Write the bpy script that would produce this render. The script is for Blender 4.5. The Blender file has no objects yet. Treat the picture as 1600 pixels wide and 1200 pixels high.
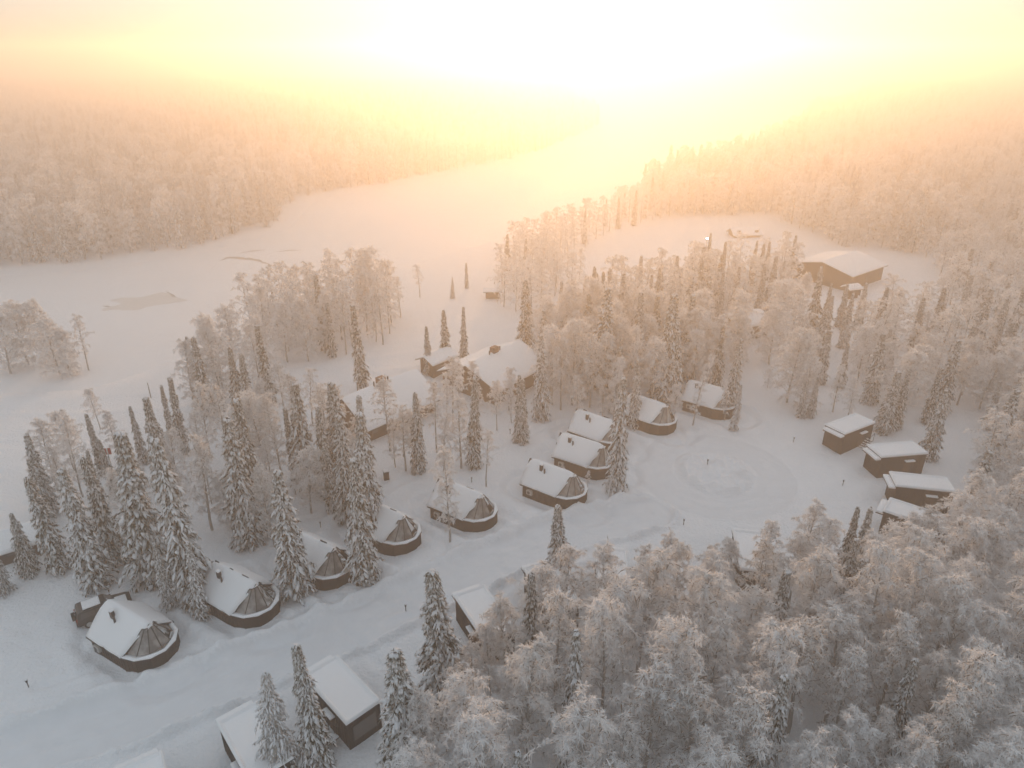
import bpy, bmesh, math, random
import numpy as np
from mathutils import Vector, Matrix
R = math.radians
scene = bpy.context.scene
C = scene.collection

# ------------------------------------------------------------------ camera, world, sun, exposure
CAM_H = 45.0; PITCH = R(25); FPX = 1118.0            # focal length in photo pixels (1600 wide)
cd = bpy.data.cameras.new('camera'); cam = bpy.data.objects.new('camera', cd); C.objects.link(cam)
cam.location = (0, 0, CAM_H); cam.rotation_euler = (R(90)-PITCH, 0, 0)
cd.sensor_width = 36; cd.lens = 36*FPX/1600; cd.clip_start = .5; cd.clip_end = 9000
scene.camera = cam

SKY_SAT, SKY_GAMMA, SKY_TINT = .95, .22, (1.18, 1.30, 1.40)     # hazy winter sky: paler and more even than clear air
SUN_EL, SUN_AZ = R(5.7), R(4.5)                      # azimuth clockwise from +Y
SD = Vector((math.sin(SUN_AZ)*math.cos(SUN_EL), math.cos(SUN_AZ)*math.cos(SUN_EL), math.sin(SUN_EL)))
w = bpy.data.worlds.new('World'); scene.world = w; w.use_nodes = True
nt = w.node_tree; bg = nt.nodes['Background']
sky = nt.nodes.new('ShaderNodeTexSky'); sky.sky_type = 'NISHITA'; sky.sun_disc = False
sky.sun_elevation = SUN_EL; sky.sun_rotation = SUN_AZ; sky.altitude = 200
sky.air_density = 1.0; sky.dust_density = 4.0; sky.ozone_density = 1.0
hs = nt.nodes.new('ShaderNodeHueSaturation'); hs.inputs['Saturation'].default_value = SKY_SAT
gm = nt.nodes.new('ShaderNodeGamma'); gm.inputs[1].default_value = SKY_GAMMA
tn = nt.nodes.new('ShaderNodeMix'); tn.data_type = 'RGBA'; tn.blend_type = 'MULTIPLY'; tn.inputs['Factor'].default_value = 1; tn.inputs['B'].default_value = (*SKY_TINT, 1)
nt.links.new(sky.outputs[0], hs.inputs['Color']); nt.links.new(hs.outputs[0], gm.inputs[0]); nt.links.new(gm.outputs[0], tn.inputs['A']); nt.links.new(tn.outputs['Result'], bg.inputs[0])
bg.inputs[1].default_value = 0.15
sl = bpy.data.lights.new('sun', 'SUN'); sl.energy = 1.75; sl.angle = R(1.5); sl.color = (1, .56, .25)
so = bpy.data.objects.new('sun', sl); C.objects.link(so); so.rotation_euler = (-SD).to_track_quat('-Z', 'Y').to_euler()
scene.view_settings.view_transform = 'Standard'; scene.view_settings.look = 'None'
scene.view_settings.exposure = 1.52; scene.view_settings.gamma = 1.0
cy = scene.cycles
cy.max_bounces = 5; cy.diffuse_bounces = 4; cy.glossy_bounces = 2; cy.transmission_bounces = 3
cy.transparent_max_bounces = 8; cy.volume_bounces = 1; cy.sample_clamp_indirect = 4

HAZE_DENSITY = .0031

# ------------------------------------------------------------------ geometry of the place
def at(px, py, z=0.0):
    """point at height z seen at a photo position (used to survey the place)"""
    x = (px-800)/FPX; y = (600-py)/FPX
    dy = math.cos(PITCH)+y*math.sin(PITCH); dz = -math.sin(PITCH)+y*math.cos(PITCH)
    t = (z-CAM_H)/dz
    return x*t, dy*t

def sstep(a, b, v):
    t = np.clip((v-a)/(b-a), 0, 1); return t*t*(3-2*t)

_rs = np.random.RandomState(5)
_G = _rs.rand(256, 256)
def vnoise(x, y):
    xi = np.floor(x).astype(int); yi = np.floor(y).astype(int)
    fx = x-xi; fy = y-yi; fx = fx*fx*(3-2*fx); fy = fy*fy*(3-2*fy)
    a = _G[xi % 256, yi % 256]; b = _G[(xi+1) % 256, yi % 256]; c = _G[xi % 256, (yi+1) % 256]; d = _G[(xi+1) % 256, (yi+1) % 256]
    return (a*(1-fx)+b*fx)*(1-fy)+(c*(1-fx)+d*fx)*fy
def fbm(x, y, o=4):
    s = 0; a = 1; n = 0
    for i in range(o):
        s = s+a*(vnoise(x*2**i+17.3*i, y*2**i+9.1*i)-.5); n += a; a *= .5
    return s/n*2

def poly_sd(px, py, poly):
    """signed distance to polygon, negative inside"""
    px = np.asarray(px, float); py = np.asarray(py, float)
    d = np.full(px.shape, 1e18); ins = np.zeros(px.shape, bool)
    n = len(poly)
    for i in range(n):
        ax, ay = poly[i]; bx, by = poly[(i+1) % n]
        ex, ey = bx-ax, by-ay
        t = np.clip(((px-ax)*ex+(py-ay)*ey)/(ex*ex+ey*ey), 0, 1)
        d = np.minimum(d, (px-ax-t*ex)**2+(py-ay-t*ey)**2)
        c = ((ay > py) != (by > py)) & (px < (bx-ax)*(py-ay)/((by-ay) if by != ay else 1e-9)+ax)
        ins ^= c
    d = np.sqrt(d)
    return np.where(ins, -d, d)
def line_sd(px, py, pts):
    px = np.asarray(px, float); py = np.asarray(py, float)
    d = np.full(px.shape, 1e18)
    for (ax, ay), (bx, by) in zip(pts[:-1], pts[1:]):
        ex, ey = bx-ax, by-ay
        t = np.clip(((px-ax)*ex+(py-ay)*ey)/(ex*ex+ey*ey), 0, 1)
        d = np.minimum(d, (px-ax-t*ex)**2+(py-ay-t*ey)**2)
    return np.sqrt(d)

LAKE = [(-400, 140), (-190, 150), (-130, 153), (-98, 163), (-81, 176), (-66, 200), (-69, 246), (-48, 272), (-26, 302), (16, 363), (83, 489), (260, 720), (330, 700),
        (223, 575), (168, 450), (103, 340), (55, 285), (31, 232), (0, 190), (-27, 158), (-42, 128), (-56, 101), (-62, 94), (-80, 92), (-110, 70), (-170, 60), (-400, 60)]
FIELD = [at(*p) for p in [(870, 445), (900, 405), (960, 372), (1030, 350), (1120, 342), (1230, 350), (1290, 380), (1240, 385), (1150, 400), (1080, 420), (1010, 425), (960, 415), (905, 440)]]
ROAD = [at(*p) for p in [(-200, 1260), (-60, 1205), (70, 1160), (190, 1118), (330, 1065), (470, 1010), (600, 955), (720, 900), (830, 850), (930, 818), (1010, 800)]]
LOOP_C = at(1117, 738); 
TRACK = [at(*p) for p in [(-150, 640), (0, 632), (150, 632), (300, 622), (430, 600), (560, 575), (700, 555)]]

CABINS = [  # x, y, angle (front of body where the glass starts)
 (-29.8, 44.2, -30.8), (-22.76, 48.92, -31.8), None, None, None, (6.03, 66.6, -35.8), (9.9, 72.7, -33.5), None, None, None]
for i, (fx, fy, an) in {2: (521, 853, -32), 3: (630, 803, -33), 4: (753, 770, -34), 7: (962, 656, -38), 8: (1042, 630, -41), 9: (1137, 607, -36)}.items():
    X, Y = at(fx, fy, 3.7); a = R(an); CABINS[i] = (X-.85*math.cos(a), Y-.85*math.sin(a), an)
BOXES = [(42.3, 79.0, 30.7), (45.1, 72.7, 8.5), (44.3, 65.6, -12), (40.8, 59.6, -38), (22.4, 53.9, -99), (9.0, 51.2, -95), (3.4, 49.1, -69), (-2.3, 45.8, -62), (-12.45, 37.95, -46), (-17.4, 33.6, -50), (-22.95, 29.6, -58)]
LODGES = [(-17.4, 86.2, 48, 12.5, 9.5), (-2.6, 97.0, 51, 12.4, 11.5), (70.4, 150.4, 38, 14.5, 14), (40.0, 116.8, 24, 7.5, 6.5), (62, 190, 5, 8, 5.5)]
HUT = at(25, 832, 2.3)

def shifted(pts, d, wob, seed):
    rn = random.Random(seed); out = []
    for i, p in enumerate(pts):
        q = pts[min(i+1, len(pts)-1)]; o = pts[max(i-1, 0)]; L = math.dist(q, o); k = d+rn.uniform(-wob, wob)
        out.append((p[0]-(q[1]-o[1])/L*k, p[1]+(q[0]-o[0])/L*k))
    return out
ring = [(LOOP_C[0]+6.8*math.cos(t), LOOP_C[1]+6.8*math.sin(t)) for t in [i*math.pi/8-2.4 for i in range(14)]]
RUTS = [(shifted(ROAD, .3, .25, 1), .16, .07), (shifted(ROAD, -.6, .5, 2), .16, .06), (shifted(ROAD, 1.1, .4, 3), .14, .045), (ring, .16, .06), (shifted(ring, .9, .6, 5), .16, .05),
        ([at(*p) for p in [(1210, 745), (1260, 735), (1310, 728), (1350, 742)]], .16, .06), ([at(*p) for p in [(1190, 715), (1240, 700), (1290, 712)]], .16, .06), ([at(*p) for p in [(1040, 800), (1150, 800), (1260, 790), (1370, 785)]], .16, .06),
        ([at(*p) for p in [(-40, 980), (60, 1000), (120, 1020), (220, 1080), (300, 1080)]], .14, .05)]
PATHS = [[at(*p) for p in q] for q in ([(285, 1010), (330, 1040)], [(440, 960), (480, 985)], [(555, 900), (600, 935)], [(660, 850), (710, 880)], [(775, 815), (830, 840)], [(915, 790), (960, 800)], [(960, 735), (1010, 760)], [(1060, 665), (1080, 700)],
         [(590, 1040), (560, 1000), (540, 985)], [(700, 930), (640, 960), (600, 975)], [(60, 1075), (130, 1050), (150, 1010)], [(800, 900), (780, 880)], [(450, 815), (560, 790), (640, 745), (700, 740), (800, 690), (870, 660)])]

def ground(x, y, micro=True):
    x = np.asarray(x, float); y = np.asarray(y, float)
    ls = poly_sd(x, y, LAKE)
    z = .35*fbm(x/38, y/38, 3)*sstep(0, 12, ls)
    z = z+5*sstep(110, 420, x)*sstep(120, 420, y)+5*fbm(x/150, y/150, 3)*sstep(230, 600, np.hypot(x, y))*sstep(5, 80, ls)
    z = z+4*sstep(15, 160, ls)*sstep(170, 300, y)*(x < 60)*sstep(60, -60, x)
    z = z*sstep(0, 10, ls)-2.0*sstep(3, -9, ls)
    z = z*1.0+0.0
    near = sstep(150, 90, np.hypot(x, y-40))
    rd = line_sd(x, y, ROAD); ld = np.hypot(x-LOOP_C[0], y-LOOP_C[1])
    rough = fbm(x*.9, y*.9, 3)
    rd = rd+.35*fbm(x/3+40, y/3, 2); ld = ld+1.1*fbm(x/4, y/4+9, 2)
    m = .12*fbm(x/5, y/5, 3)+.09*fbm(x/1.3, y/1.3, 3)*(.35+sstep(-.1, .3, fbm(x/14+3, y/14, 2)))
    # ploughed road with banks
    bank = np.exp(-((rd-3.2)/.42)**2)*(.55+.5*rough)
    bank = bank+np.exp(-((rd-4.6)/.9)**2)*(.10+.16*rough)*(1)
    dist_isl = ld
    isl = sstep(5.0, 3.9, ld+.5*rough)*(.55+.8*rough)
    apron = sstep(10.5, 9.0, ld)
    m = m-.26*sstep(3.0, 2.5, rd)+bank*(1-apron)
    m = m*(1-.45*apron)+isl+np.exp(-((ld-10.6)/.9)**2)*(.02+.12*rough)*sstep(0, 2, rd-3.2)
    # wheel ruts
    for c_, wd_, dp in RUTS: m = m-dp*np.exp(-((line_sd(x, y, c_)-.72)/wd_)**2)
    for c_ in PATHS:
        pd = line_sd(x, y, c_)+.2*rough; m = m-.16*np.exp(-(pd/.38)**2)*(1+rough)+.05*np.exp(-((pd-.75)/.25)**2)
    for bx, by, a in CABINS:
        c, s = math.cos(R(a)), math.sin(R(a)); u = (x-bx)*c+(y-by)*s; v = -(x-bx)*s+(y-by)*c
        q = np.maximum(np.abs(u+1.2)-3.5, 0)**2+np.abs(v)**2; q = np.sqrt(q)
        m = m-.28*np.exp(-((q-2.7)/.55)**2)+.16*np.exp(-((q-4.0)/.7)**2)*(1+rough)
    td = line_sd(x, y, TRACK)
    m = m-.06*sstep(2.6, 1.2, td)+.06*np.exp(-((td-2.9)/.7)**2)
    if micro: z = z+m*near*sstep(2, 8, ls)
    return z
def gz(x, y): return float(ground(np.array([x]), np.array([y]))[0])
def top_at(px, py, h):
    x, y = at(px, py, h)
    for _ in range(2): x, y = at(px, py, h+gz(x, y))
    return x, y

# ------------------------------------------------------------------ materials
def mat(name, col, rough=.8, bump=None, vary=None, spec=.3, metal=0, coat=0):
    m = bpy.data.materials.new(name); m.use_nodes = True; n = m.node_tree; b = n.nodes['Principled BSDF']
    b.inputs['Base Color'].default_value = (*col, 1); b.inputs['Roughness'].default_value = rough
    b.inputs['Specular IOR Level'].default_value = spec; b.inputs['Metallic'].default_value = metal; b.inputs['Coat Weight'].default_value = coat
    tc = n.nodes.new('ShaderNodeTexCoord')
    if vary:
        sc_, amt, stretch = vary
        mp = n.nodes.new('ShaderNodeMapping'); mp.inputs['Scale'].default_value = stretch
        no = n.nodes.new('ShaderNodeTexNoise'); no.inputs['Scale'].default_value = sc_; no.inputs['Detail'].default_value = 5
        n.links.new(tc.outputs['Object'], mp.inputs[0]); n.links.new(mp.outputs[0], no.inputs['Vector'])
        mx = n.nodes.new('ShaderNodeMix'); mx.data_type = 'RGBA'
        mx.inputs['A'].default_value = (*[c*(1-amt) for c in col], 1); mx.inputs['B'].default_value = (*[min(1, c*(1+amt)) for c in col], 1)
        n.links.new(no.outputs['Fac'], mx.inputs['Factor']); n.links.new(mx.outputs['Result'], b.inputs['Base Color'])
    if bump:
        sc_, st, ds = bump
        no = n.nodes.new('ShaderNodeTexNoise'); no.inputs['Scale'].default_value = sc_; no.inputs['Detail'].default_value = 6
        n.links.new(tc.outputs['Object'], no.inputs['Vector'])
        bp = n.nodes.new('ShaderNodeBump'); bp.inputs['Strength'].default_value = st; bp.inputs['Distance'].default_value = ds
        n.links.new(no.outputs['Fac'], bp.inputs['Height']); n.links.new(bp.outputs[0], b.inputs['Normal'])
    return m
def foliage(name, col, col2, transl, scale=.6):
    m = bpy.data.materials.new(name); m.use_nodes = True; n = m.node_tree
    for q in list(n.nodes):
        if q.type != 'OUTPUT_MATERIAL': n.nodes.remove(q)
    out = [q for q in n.nodes][0]
    tc = n.nodes.new('ShaderNodeTexCoord'); no = n.nodes.new('ShaderNodeTexNoise'); no.inputs['Scale'].default_value = scale; no.inputs['Detail'].default_value = 3
    oi = n.nodes.new('ShaderNodeObjectInfo')
    ad = n.nodes.new('ShaderNodeMath'); ad.operation = 'MULTIPLY_ADD'; ad.inputs[1].default_value = .5; ad.inputs[2].default_value = -.25
    ad2 = n.nodes.new('ShaderNodeMath'); ad2.operation = 'ADD'; ad2.use_clamp = True
    n.links.new(tc.outputs['Object'], no.inputs['Vector']); n.links.new(oi.outputs['Random'], ad.inputs[0])
    n.links.new(ad.outputs[0], ad2.inputs[0]); n.links.new(no.outputs['Fac'], ad2.inputs[1])
    mx = n.nodes.new('ShaderNodeMix'); mx.data_type = 'RGBA'; mx.inputs['A'].default_value = (*col, 1); mx.inputs['B'].default_value = (*col2, 1)
    n.links.new(ad2.outputs[0], mx.inputs['Factor'])
    d = n.nodes.new('ShaderNodeBsdfDiffuse'); t = n.nodes.new('ShaderNodeBsdfTranslucent'); s = n.nodes.new('ShaderNodeMixShader'); s.inputs[0].default_value = transl
    n.links.new(mx.outputs['Result'], d.inputs[0]); n.links.new(mx.outputs['Result'], t.inputs[0])
    n.links.new(d.outputs[0], s.inputs[1]); n.links.new(t.outputs[0], s.inputs[2]); n.links.new(s.outputs[0], out.inputs[0])
    return m
M = {}
M['snow'] = mat('snow', (.84, .85, .87), .75, bump=(3.6, .95, .16), vary=(.35, .05, (1, 1, 1)))
M['packed'] = mat('packed_snow', (.77, .78, .80), .7, bump=(2.2, .5, .08), vary=(.8, .06, (1, 1, 1)))
M['ice'] = mat('lake_snow', (.85, .85, .86), .7, bump=(.25, .35, .4), vary=(.05, .05, (1, 1, 1)))
M['wetice'] = mat('wet_ice', (.42, .38, .34), .5, vary=(.3, .15, (1, 1, 1)))
M['roofsnow'] = mat('roof_snow', (.88, .88, .89), .8, bump=(1.6, .3, .08))
M['wood'] = mat('dark_boards', (.012, .009, .007), .7, bump=(22, .4, .01), vary=(3, .35, (7, 7, .3)))
M['woodwarm'] = mat('brown_boards', (.055, .030, .017), .7, bump=(22, .4, .01), vary=(3, .35, (7, 7, .3)))
M['metal'] = mat('dark_metal', (.03, .03, .032), .45)
M['frame'] = mat('window_frame', (.012, .010, .009), .5)
M['grey'] = mat('light_grey_metal', (.45, .43, .41), .5)
M['floor'] = mat('cabin_floor', (.10, .065, .04), .6)
M['linen'] = mat('bed_linen', (.55, .52, .50), .9)
M['brick'] = mat('brick', (.17, .085, .055), .85, vary=(6, .3, (1, 1, 3)))
M['carpaint'] = mat('car_paint', (.012, .011, .011), .35, spec=.5, coat=.4)
M['rubber'] = mat('rubber', (.015, .014, .013), .85)
M['red'] = mat('tail_red', (.30, .02, .015), .35)
M['signred'] = mat('sign_red', (.45, .03, .03), .5)
M['signwhite'] = mat('sign_white', (.75, .75, .75), .5)
M['bark'] = mat('bark', (.10, .075, .06), .9, vary=(4, .4, (1, 1, .4)))
M['birchbark'] = mat('birch_bark', (.36, .33, .31), .9, vary=(3, .5, (1, 1, .5)))
M['frost'] = foliage('frost', (.84, .82, .81), (.93, .93, .94), .48)
M['limb'] = foliage('frosted_limb', (.42, .38, .35), (.68, .66, .65), .05, 2.5)
M['twig'] = foliage('twig', (.20, .15, .11), (.30, .23, .18), .10)
M['needle'] = foliage('spruce_needles', (.035, .040, .024), (.085, .075, .045), .08)
M['nfrost'] = foliage('frosted_needles', (.36, .33, .29), (.60, .57, .54), .25)
M['bough'] = foliage('bough_snow', (.80, .80, .81), (.90, .90, .92), .15)
def glass_mat():
    m = bpy.data.materials.new('tinted_glass'); m.use_nodes = True; n = m.node_tree
    for q in list(n.nodes):
        if q.type != 'OUTPUT_MATERIAL': n.nodes.remove(q)
    out = [q for q in n.nodes][0]
    tr = n.nodes.new('ShaderNodeBsdfTransparent'); tr.inputs[0].default_value = (.42, .39, .36, 1)
    df = n.nodes.new('ShaderNodeBsdfDiffuse'); df.inputs[0].default_value = (.55, .52, .50, 1)
    gl = n.nodes.new('ShaderNodeBsdfGlossy'); gl.inputs['Roughness'].default_value = .08
    tc = n.nodes.new('ShaderNodeTexCoord'); no = n.nodes.new('ShaderNodeTexNoise'); no.inputs['Scale'].default_value = 1.4
    cr = n.nodes.new('ShaderNodeMapRange'); cr.inputs[1].default_value = .4; cr.inputs[2].default_value = .7; cr.inputs[3].default_value = .30; cr.inputs[4].default_value = .65
    n.links.new(tc.outputs['Object'], no.inputs['Vector']); n.links.new(no.outputs['Fac'], cr.inputs[0])
    a = n.nodes.new('ShaderNodeMixShader'); b = n.nodes.new('ShaderNodeMixShader'); fr = n.nodes.new('ShaderNodeFresnel'); fr.inputs[0].default_value = 1.5
    n.links.new(cr.outputs[0], a.inputs[0]); n.links.new(tr.outputs[0], a.inputs[1]); n.links.new(df.outputs[0], a.inputs[2])
    n.links.new(fr.outputs[0], b.inputs[0]); n.links.new(a.outputs[0], b.inputs[1]); n.links.new(gl.outputs[0], b.inputs[2])
    n.links.new(b.outputs[0], out.inputs[0]); return m
M['glass'] = glass_mat()
M['window'] = mat('dark_window', (.10, .095, .09), .12, spec=.6)
def emit(name, col, s):
    m = bpy.data.materials.new(name); m.use_nodes = True; b = m.node_tree.nodes['Principled BSDF']
    b.inputs['Emission Color'].default_value = (*col, 1); b.inputs['Emission Strength'].default_value = s; return m
M['lamp'] = emit('lamp_glow', (1, .85, .6), 60)

# ------------------------------------------------------------------ mesh helpers
def mesh_np(name, verts, faces_list, mats, mat_idx=None, smooth=False):
    """faces_list: list of (k-gon index arrays)"""
    me = bpy.data.meshes.new(name)
    v = np.asarray(verts, np.float32); me.vertices.add(len(v)); me.vertices.foreach_set('co', v.ravel())
    loops = np.concatenate([f.ravel() for f in faces_list]).astype(np.int32)
    tot = np.concatenate([np.full(len(f), f.shape[1], np.int32) for f in faces_list])
    st = np.concatenate([[0], np.cumsum(tot)[:-1]]).astype(np.int32)
    me.loops.add(len(loops)); me.loops.foreach_set('vertex_index', loops)
    me.polygons.add(len(tot)); me.polygons.foreach_set('loop_start', st); me.polygons.foreach_set('loop_total', tot)
    if mat_idx is not None: me.polygons.foreach_set('material_index', np.asarray(mat_idx, np.int32))
    if smooth: me.polygons.foreach_set('use_smooth', np.ones(len(tot), bool))
    for m in mats: me.materials.append(M[m])
    me.update(calc_edges=True); me.validate()
    return me
def link(name, me, parent=None):
    o = bpy.data.objects.new(name, me); C.objects.link(o)
    if parent: o.parent = parent
    return o
def tag(o, label=None, cat=None, group=None, kind=None):
    if label: o['label'] = label
    if cat: o['category'] = cat
    if group: o['group'] = group
    if kind: o['kind'] = kind
    return o
def root(name, x, y, z, rz, label, cat, group=None):
    o = bpy.data.objects.new(name, None); o.empty_display_size = .5; C.objects.link(o)
    o.location = (x, y, z); o.rotation_euler = (0, 0, rz); return tag(o, label, cat, group)
def copy_tree(o, parent=None):
    c = o.copy(); C.objects.link(c); c.parent = parent
    for ch in list(o.children): copy_tree(ch, c)
    return c
class B:
    def __init__(s): s.bm = bmesh.new()
    def box(s, x0, x1, y0, y1, z0, z1):
        return s.prism([(x0, y0), (x1, y0), (x1, y1), (x0, y1)], z0, z1)
    def prism(s, poly, z0, z1):
        a = [s.bm.verts.new((x, y, z0)) for x, y in poly]; b = [s.bm.verts.new((x, y, z1)) for x, y in poly]
        n = len(poly); s.bm.faces.new(a[::-1]); s.bm.faces.new(b)
        for i in range(n): s.bm.faces.new((a[i], a[(i+1) % n], b[(i+1) % n], b[i]))
        return s
    def hexa(s, lo, hi):
        a = [s.bm.verts.new(p) for p in lo]; b = [s.bm.verts.new(p) for p in hi]; n = len(lo)
        s.bm.faces.new(a[::-1]); s.bm.faces.new(b)
        for i in range(n): s.bm.faces.new((a[i], a[(i+1) % n], b[(i+1) % n], b[i]))
        return s
    def bar(s, p, q, r, n=4, r2=None):
        p = Vector(p); q = Vector(q); d = (q-p).normalized(); u = d.orthogonal().normalized(); v = d.cross(u); r2 = r if r2 is None else r2
        A = [s.bm.verts.new(p+(u*math.cos(t)+v*math.sin(t))*r) for t in [2*math.pi*(i+.5)/n for i in range(n)]]
        Bq = [s.bm.verts.new(q+(u*math.cos(t)+v*math.sin(t))*r2) for t in [2*math.pi*(i+.5)/n for i in range(n)]]
        s.bm.faces.new(A[::-1]); s.bm.faces.new(Bq)
        for i in range(n): s.bm.faces.new((A[i], A[(i+1) % n], Bq[(i+1) % n], Bq[i]))
        return s
    def face(s, pts): s.bm.faces.new([s.bm.verts.new(p) for p in pts]); return s
    def bevel(s, w, seg=2):
        bmesh.ops.bevel(s.bm, geom=s.bm.edges[:], offset=w, segments=seg, profile=.6, affect='EDGES', clamp_overlap=True); return s
    def jitter(s, amt, cuts=0, seed=0, top_only=False):
        if cuts: bmesh.ops.subdivide_edges(s.bm, edges=[e for e in s.bm.edges if e.calc_length() > .5], cuts=cuts, use_grid_fill=True)
        rn = random.Random(seed)
        for v in s.bm.verts:
            k = amt
            v.co += Vector((rn.uniform(-k, k), rn.uniform(-k, k), rn.uniform(-k, k)))
        return s
    def build(s, name, m, parent=None, smooth=False):
        bmesh.ops.recalc_face_normals(s.bm, faces=s.bm.faces[:])
        me = bpy.data.meshes.new(name); s.bm.to_mesh(me); s.bm.free(); me.materials.append(M[m])
        if smooth: me.polygons.foreach_set('use_smooth', np.ones(len(me.polygons), bool))
        return link(name, me, parent)

# ------------------------------------------------------------------ ground, road, lake
def axis(lo_f, hi_f, step, lo, hi, g=1.12):
    a = list(np.arange(lo_f, hi_f, step)); s = step; v = a[-1]
    while v < hi: s = min(s*g, 60); v += s; a.append(v)
    s = step; v = lo_f
    while v > lo: s = min(s*g, 60); v -= s; a.insert(0, v)
    return np.array(a)
xs = axis(-48, 60, .23, -1500, 1800, 1.06); ys = axis(24, 108, .23, -80, 2600, 1.05)
GX, GY = np.meshgrid(xs, ys); GZ = ground(GX, GY)
V = np.stack([GX, GY, GZ], -1).reshape(-1, 3); nx = len(xs); ny = len(ys)
idx = np.arange(nx*ny).reshape(ny, nx)
F = np.stack([idx[:-1, :-1], idx[:-1, 1:], idx[1:, 1:], idx[1:, :-1]], -1).reshape(-1, 4)
g = link('ground', mesh_np('ground', V, [F], ['snow'], smooth=True)); tag(g, kind='structure', label='deep white snow covering the clearing')
fx = V[F].mean(1)
rmask = (line_sd(fx[:, 0], fx[:, 1], ROAD) < 2.7) | ((np.hypot(fx[:, 0]-LOOP_C[0], fx[:, 1]-LOOP_C[1]) < 9.2) & (np.hypot(fx[:, 0]-LOOP_C[0], fx[:, 1]-LOOP_C[1]) > 4.9))
Fr = F[rmask]; u, inv = np.unique(Fr, return_inverse=True); Vr = V[u].copy(); Vr[:, 2] += .008
r = link('road', mesh_np('road', Vr, [inv.reshape(-1, 4)], ['packed'], smooth=True)); tag(r, kind='structure', label='ploughed snow road with a turning loop')
lk = B(); lk.face([(x, y, -.9) for x, y in LAKE]); bmesh.ops.triangulate(lk.bm, faces=lk.bm.faces[:]); o = lk.build('lake', 'ice')
tag(o, kind='structure', label='frozen lake under snow')
def strip(pts, w0, z, seed):
    rn = random.Random(seed); n = len(pts); vs = []; L = 0
    P = []
    for (a, b) in zip(pts[:-1], pts[1:]):
        for k in range(6): P.append((a[0]+(b[0]-a[0])*k/6, a[1]+(b[1]-a[1])*k/6))
    P.append(pts[-1]); s = B(); pr = None
    for i, p in enumerate(P):
        q = P[min(i+1, len(P)-1)]; q0 = P[max(i-1, 0)]; d = Vector((q[0]-q0[0], q[1]-q0[1])).normalized(); nrm = Vector((-d.y, d.x))
        ww = w0*math.sin(math.pi*(i+.3)/(len(P)+.3))*rn.uniform(.5, 1.3); of = rn.uniform(-.2, .2)*w0
        cur = (s.bm.verts.new((p[0]+nrm.x*(ww+of), p[1]+nrm.y*(ww+of), z)), s.bm.verts.new((p[0]-nrm.x*(ww-of), p[1]-nrm.y*(ww-of), z)))
        if pr: s.bm.faces.new((pr[0], cur[0], cur[1], pr[1]))
        pr = cur
    return s
for k, pl in enumerate([[(342, 408), (358, 402), (380, 404), (400, 406), (425, 415)], [(372, 396), (395, 392), (415, 390)], [(432, 394), (452, 391), (472, 391)], [(260, 455), (270, 462), (280, 473)], [(160, 478), (172, 479)], [(612, 434), (630, 432), (650, 431)]]):
    o = strip([at(*p, -.9) for p in pl], [.9, .45, .4, .35, .3, .6][k], -.89, k).build('ice_crack', 'wetice'); tag(o, kind='structure')
pc = B(); cx, cy_ = at(222, 472, -.9); rn = random.Random(3)
pc.face([(cx+(6.4+1.6*math.sin(3*t+1)+.9*math.sin(7*t)+rn.uniform(-.4, .4))*math.cos(t), cy_+(5+1.5*math.sin(2*t)+.8*math.cos(5*t)+rn.uniform(-.4, .4))*math.sin(t), -.888) for t in [i*math.pi/32 for i in range(64)]])
M['slush'] = mat('slush', (.72, .69, .66), .6, vary=(.2, .1, (1, 1, 1)))
tag(pc.build('ice_patch', 'slush'), kind='structure')

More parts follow.
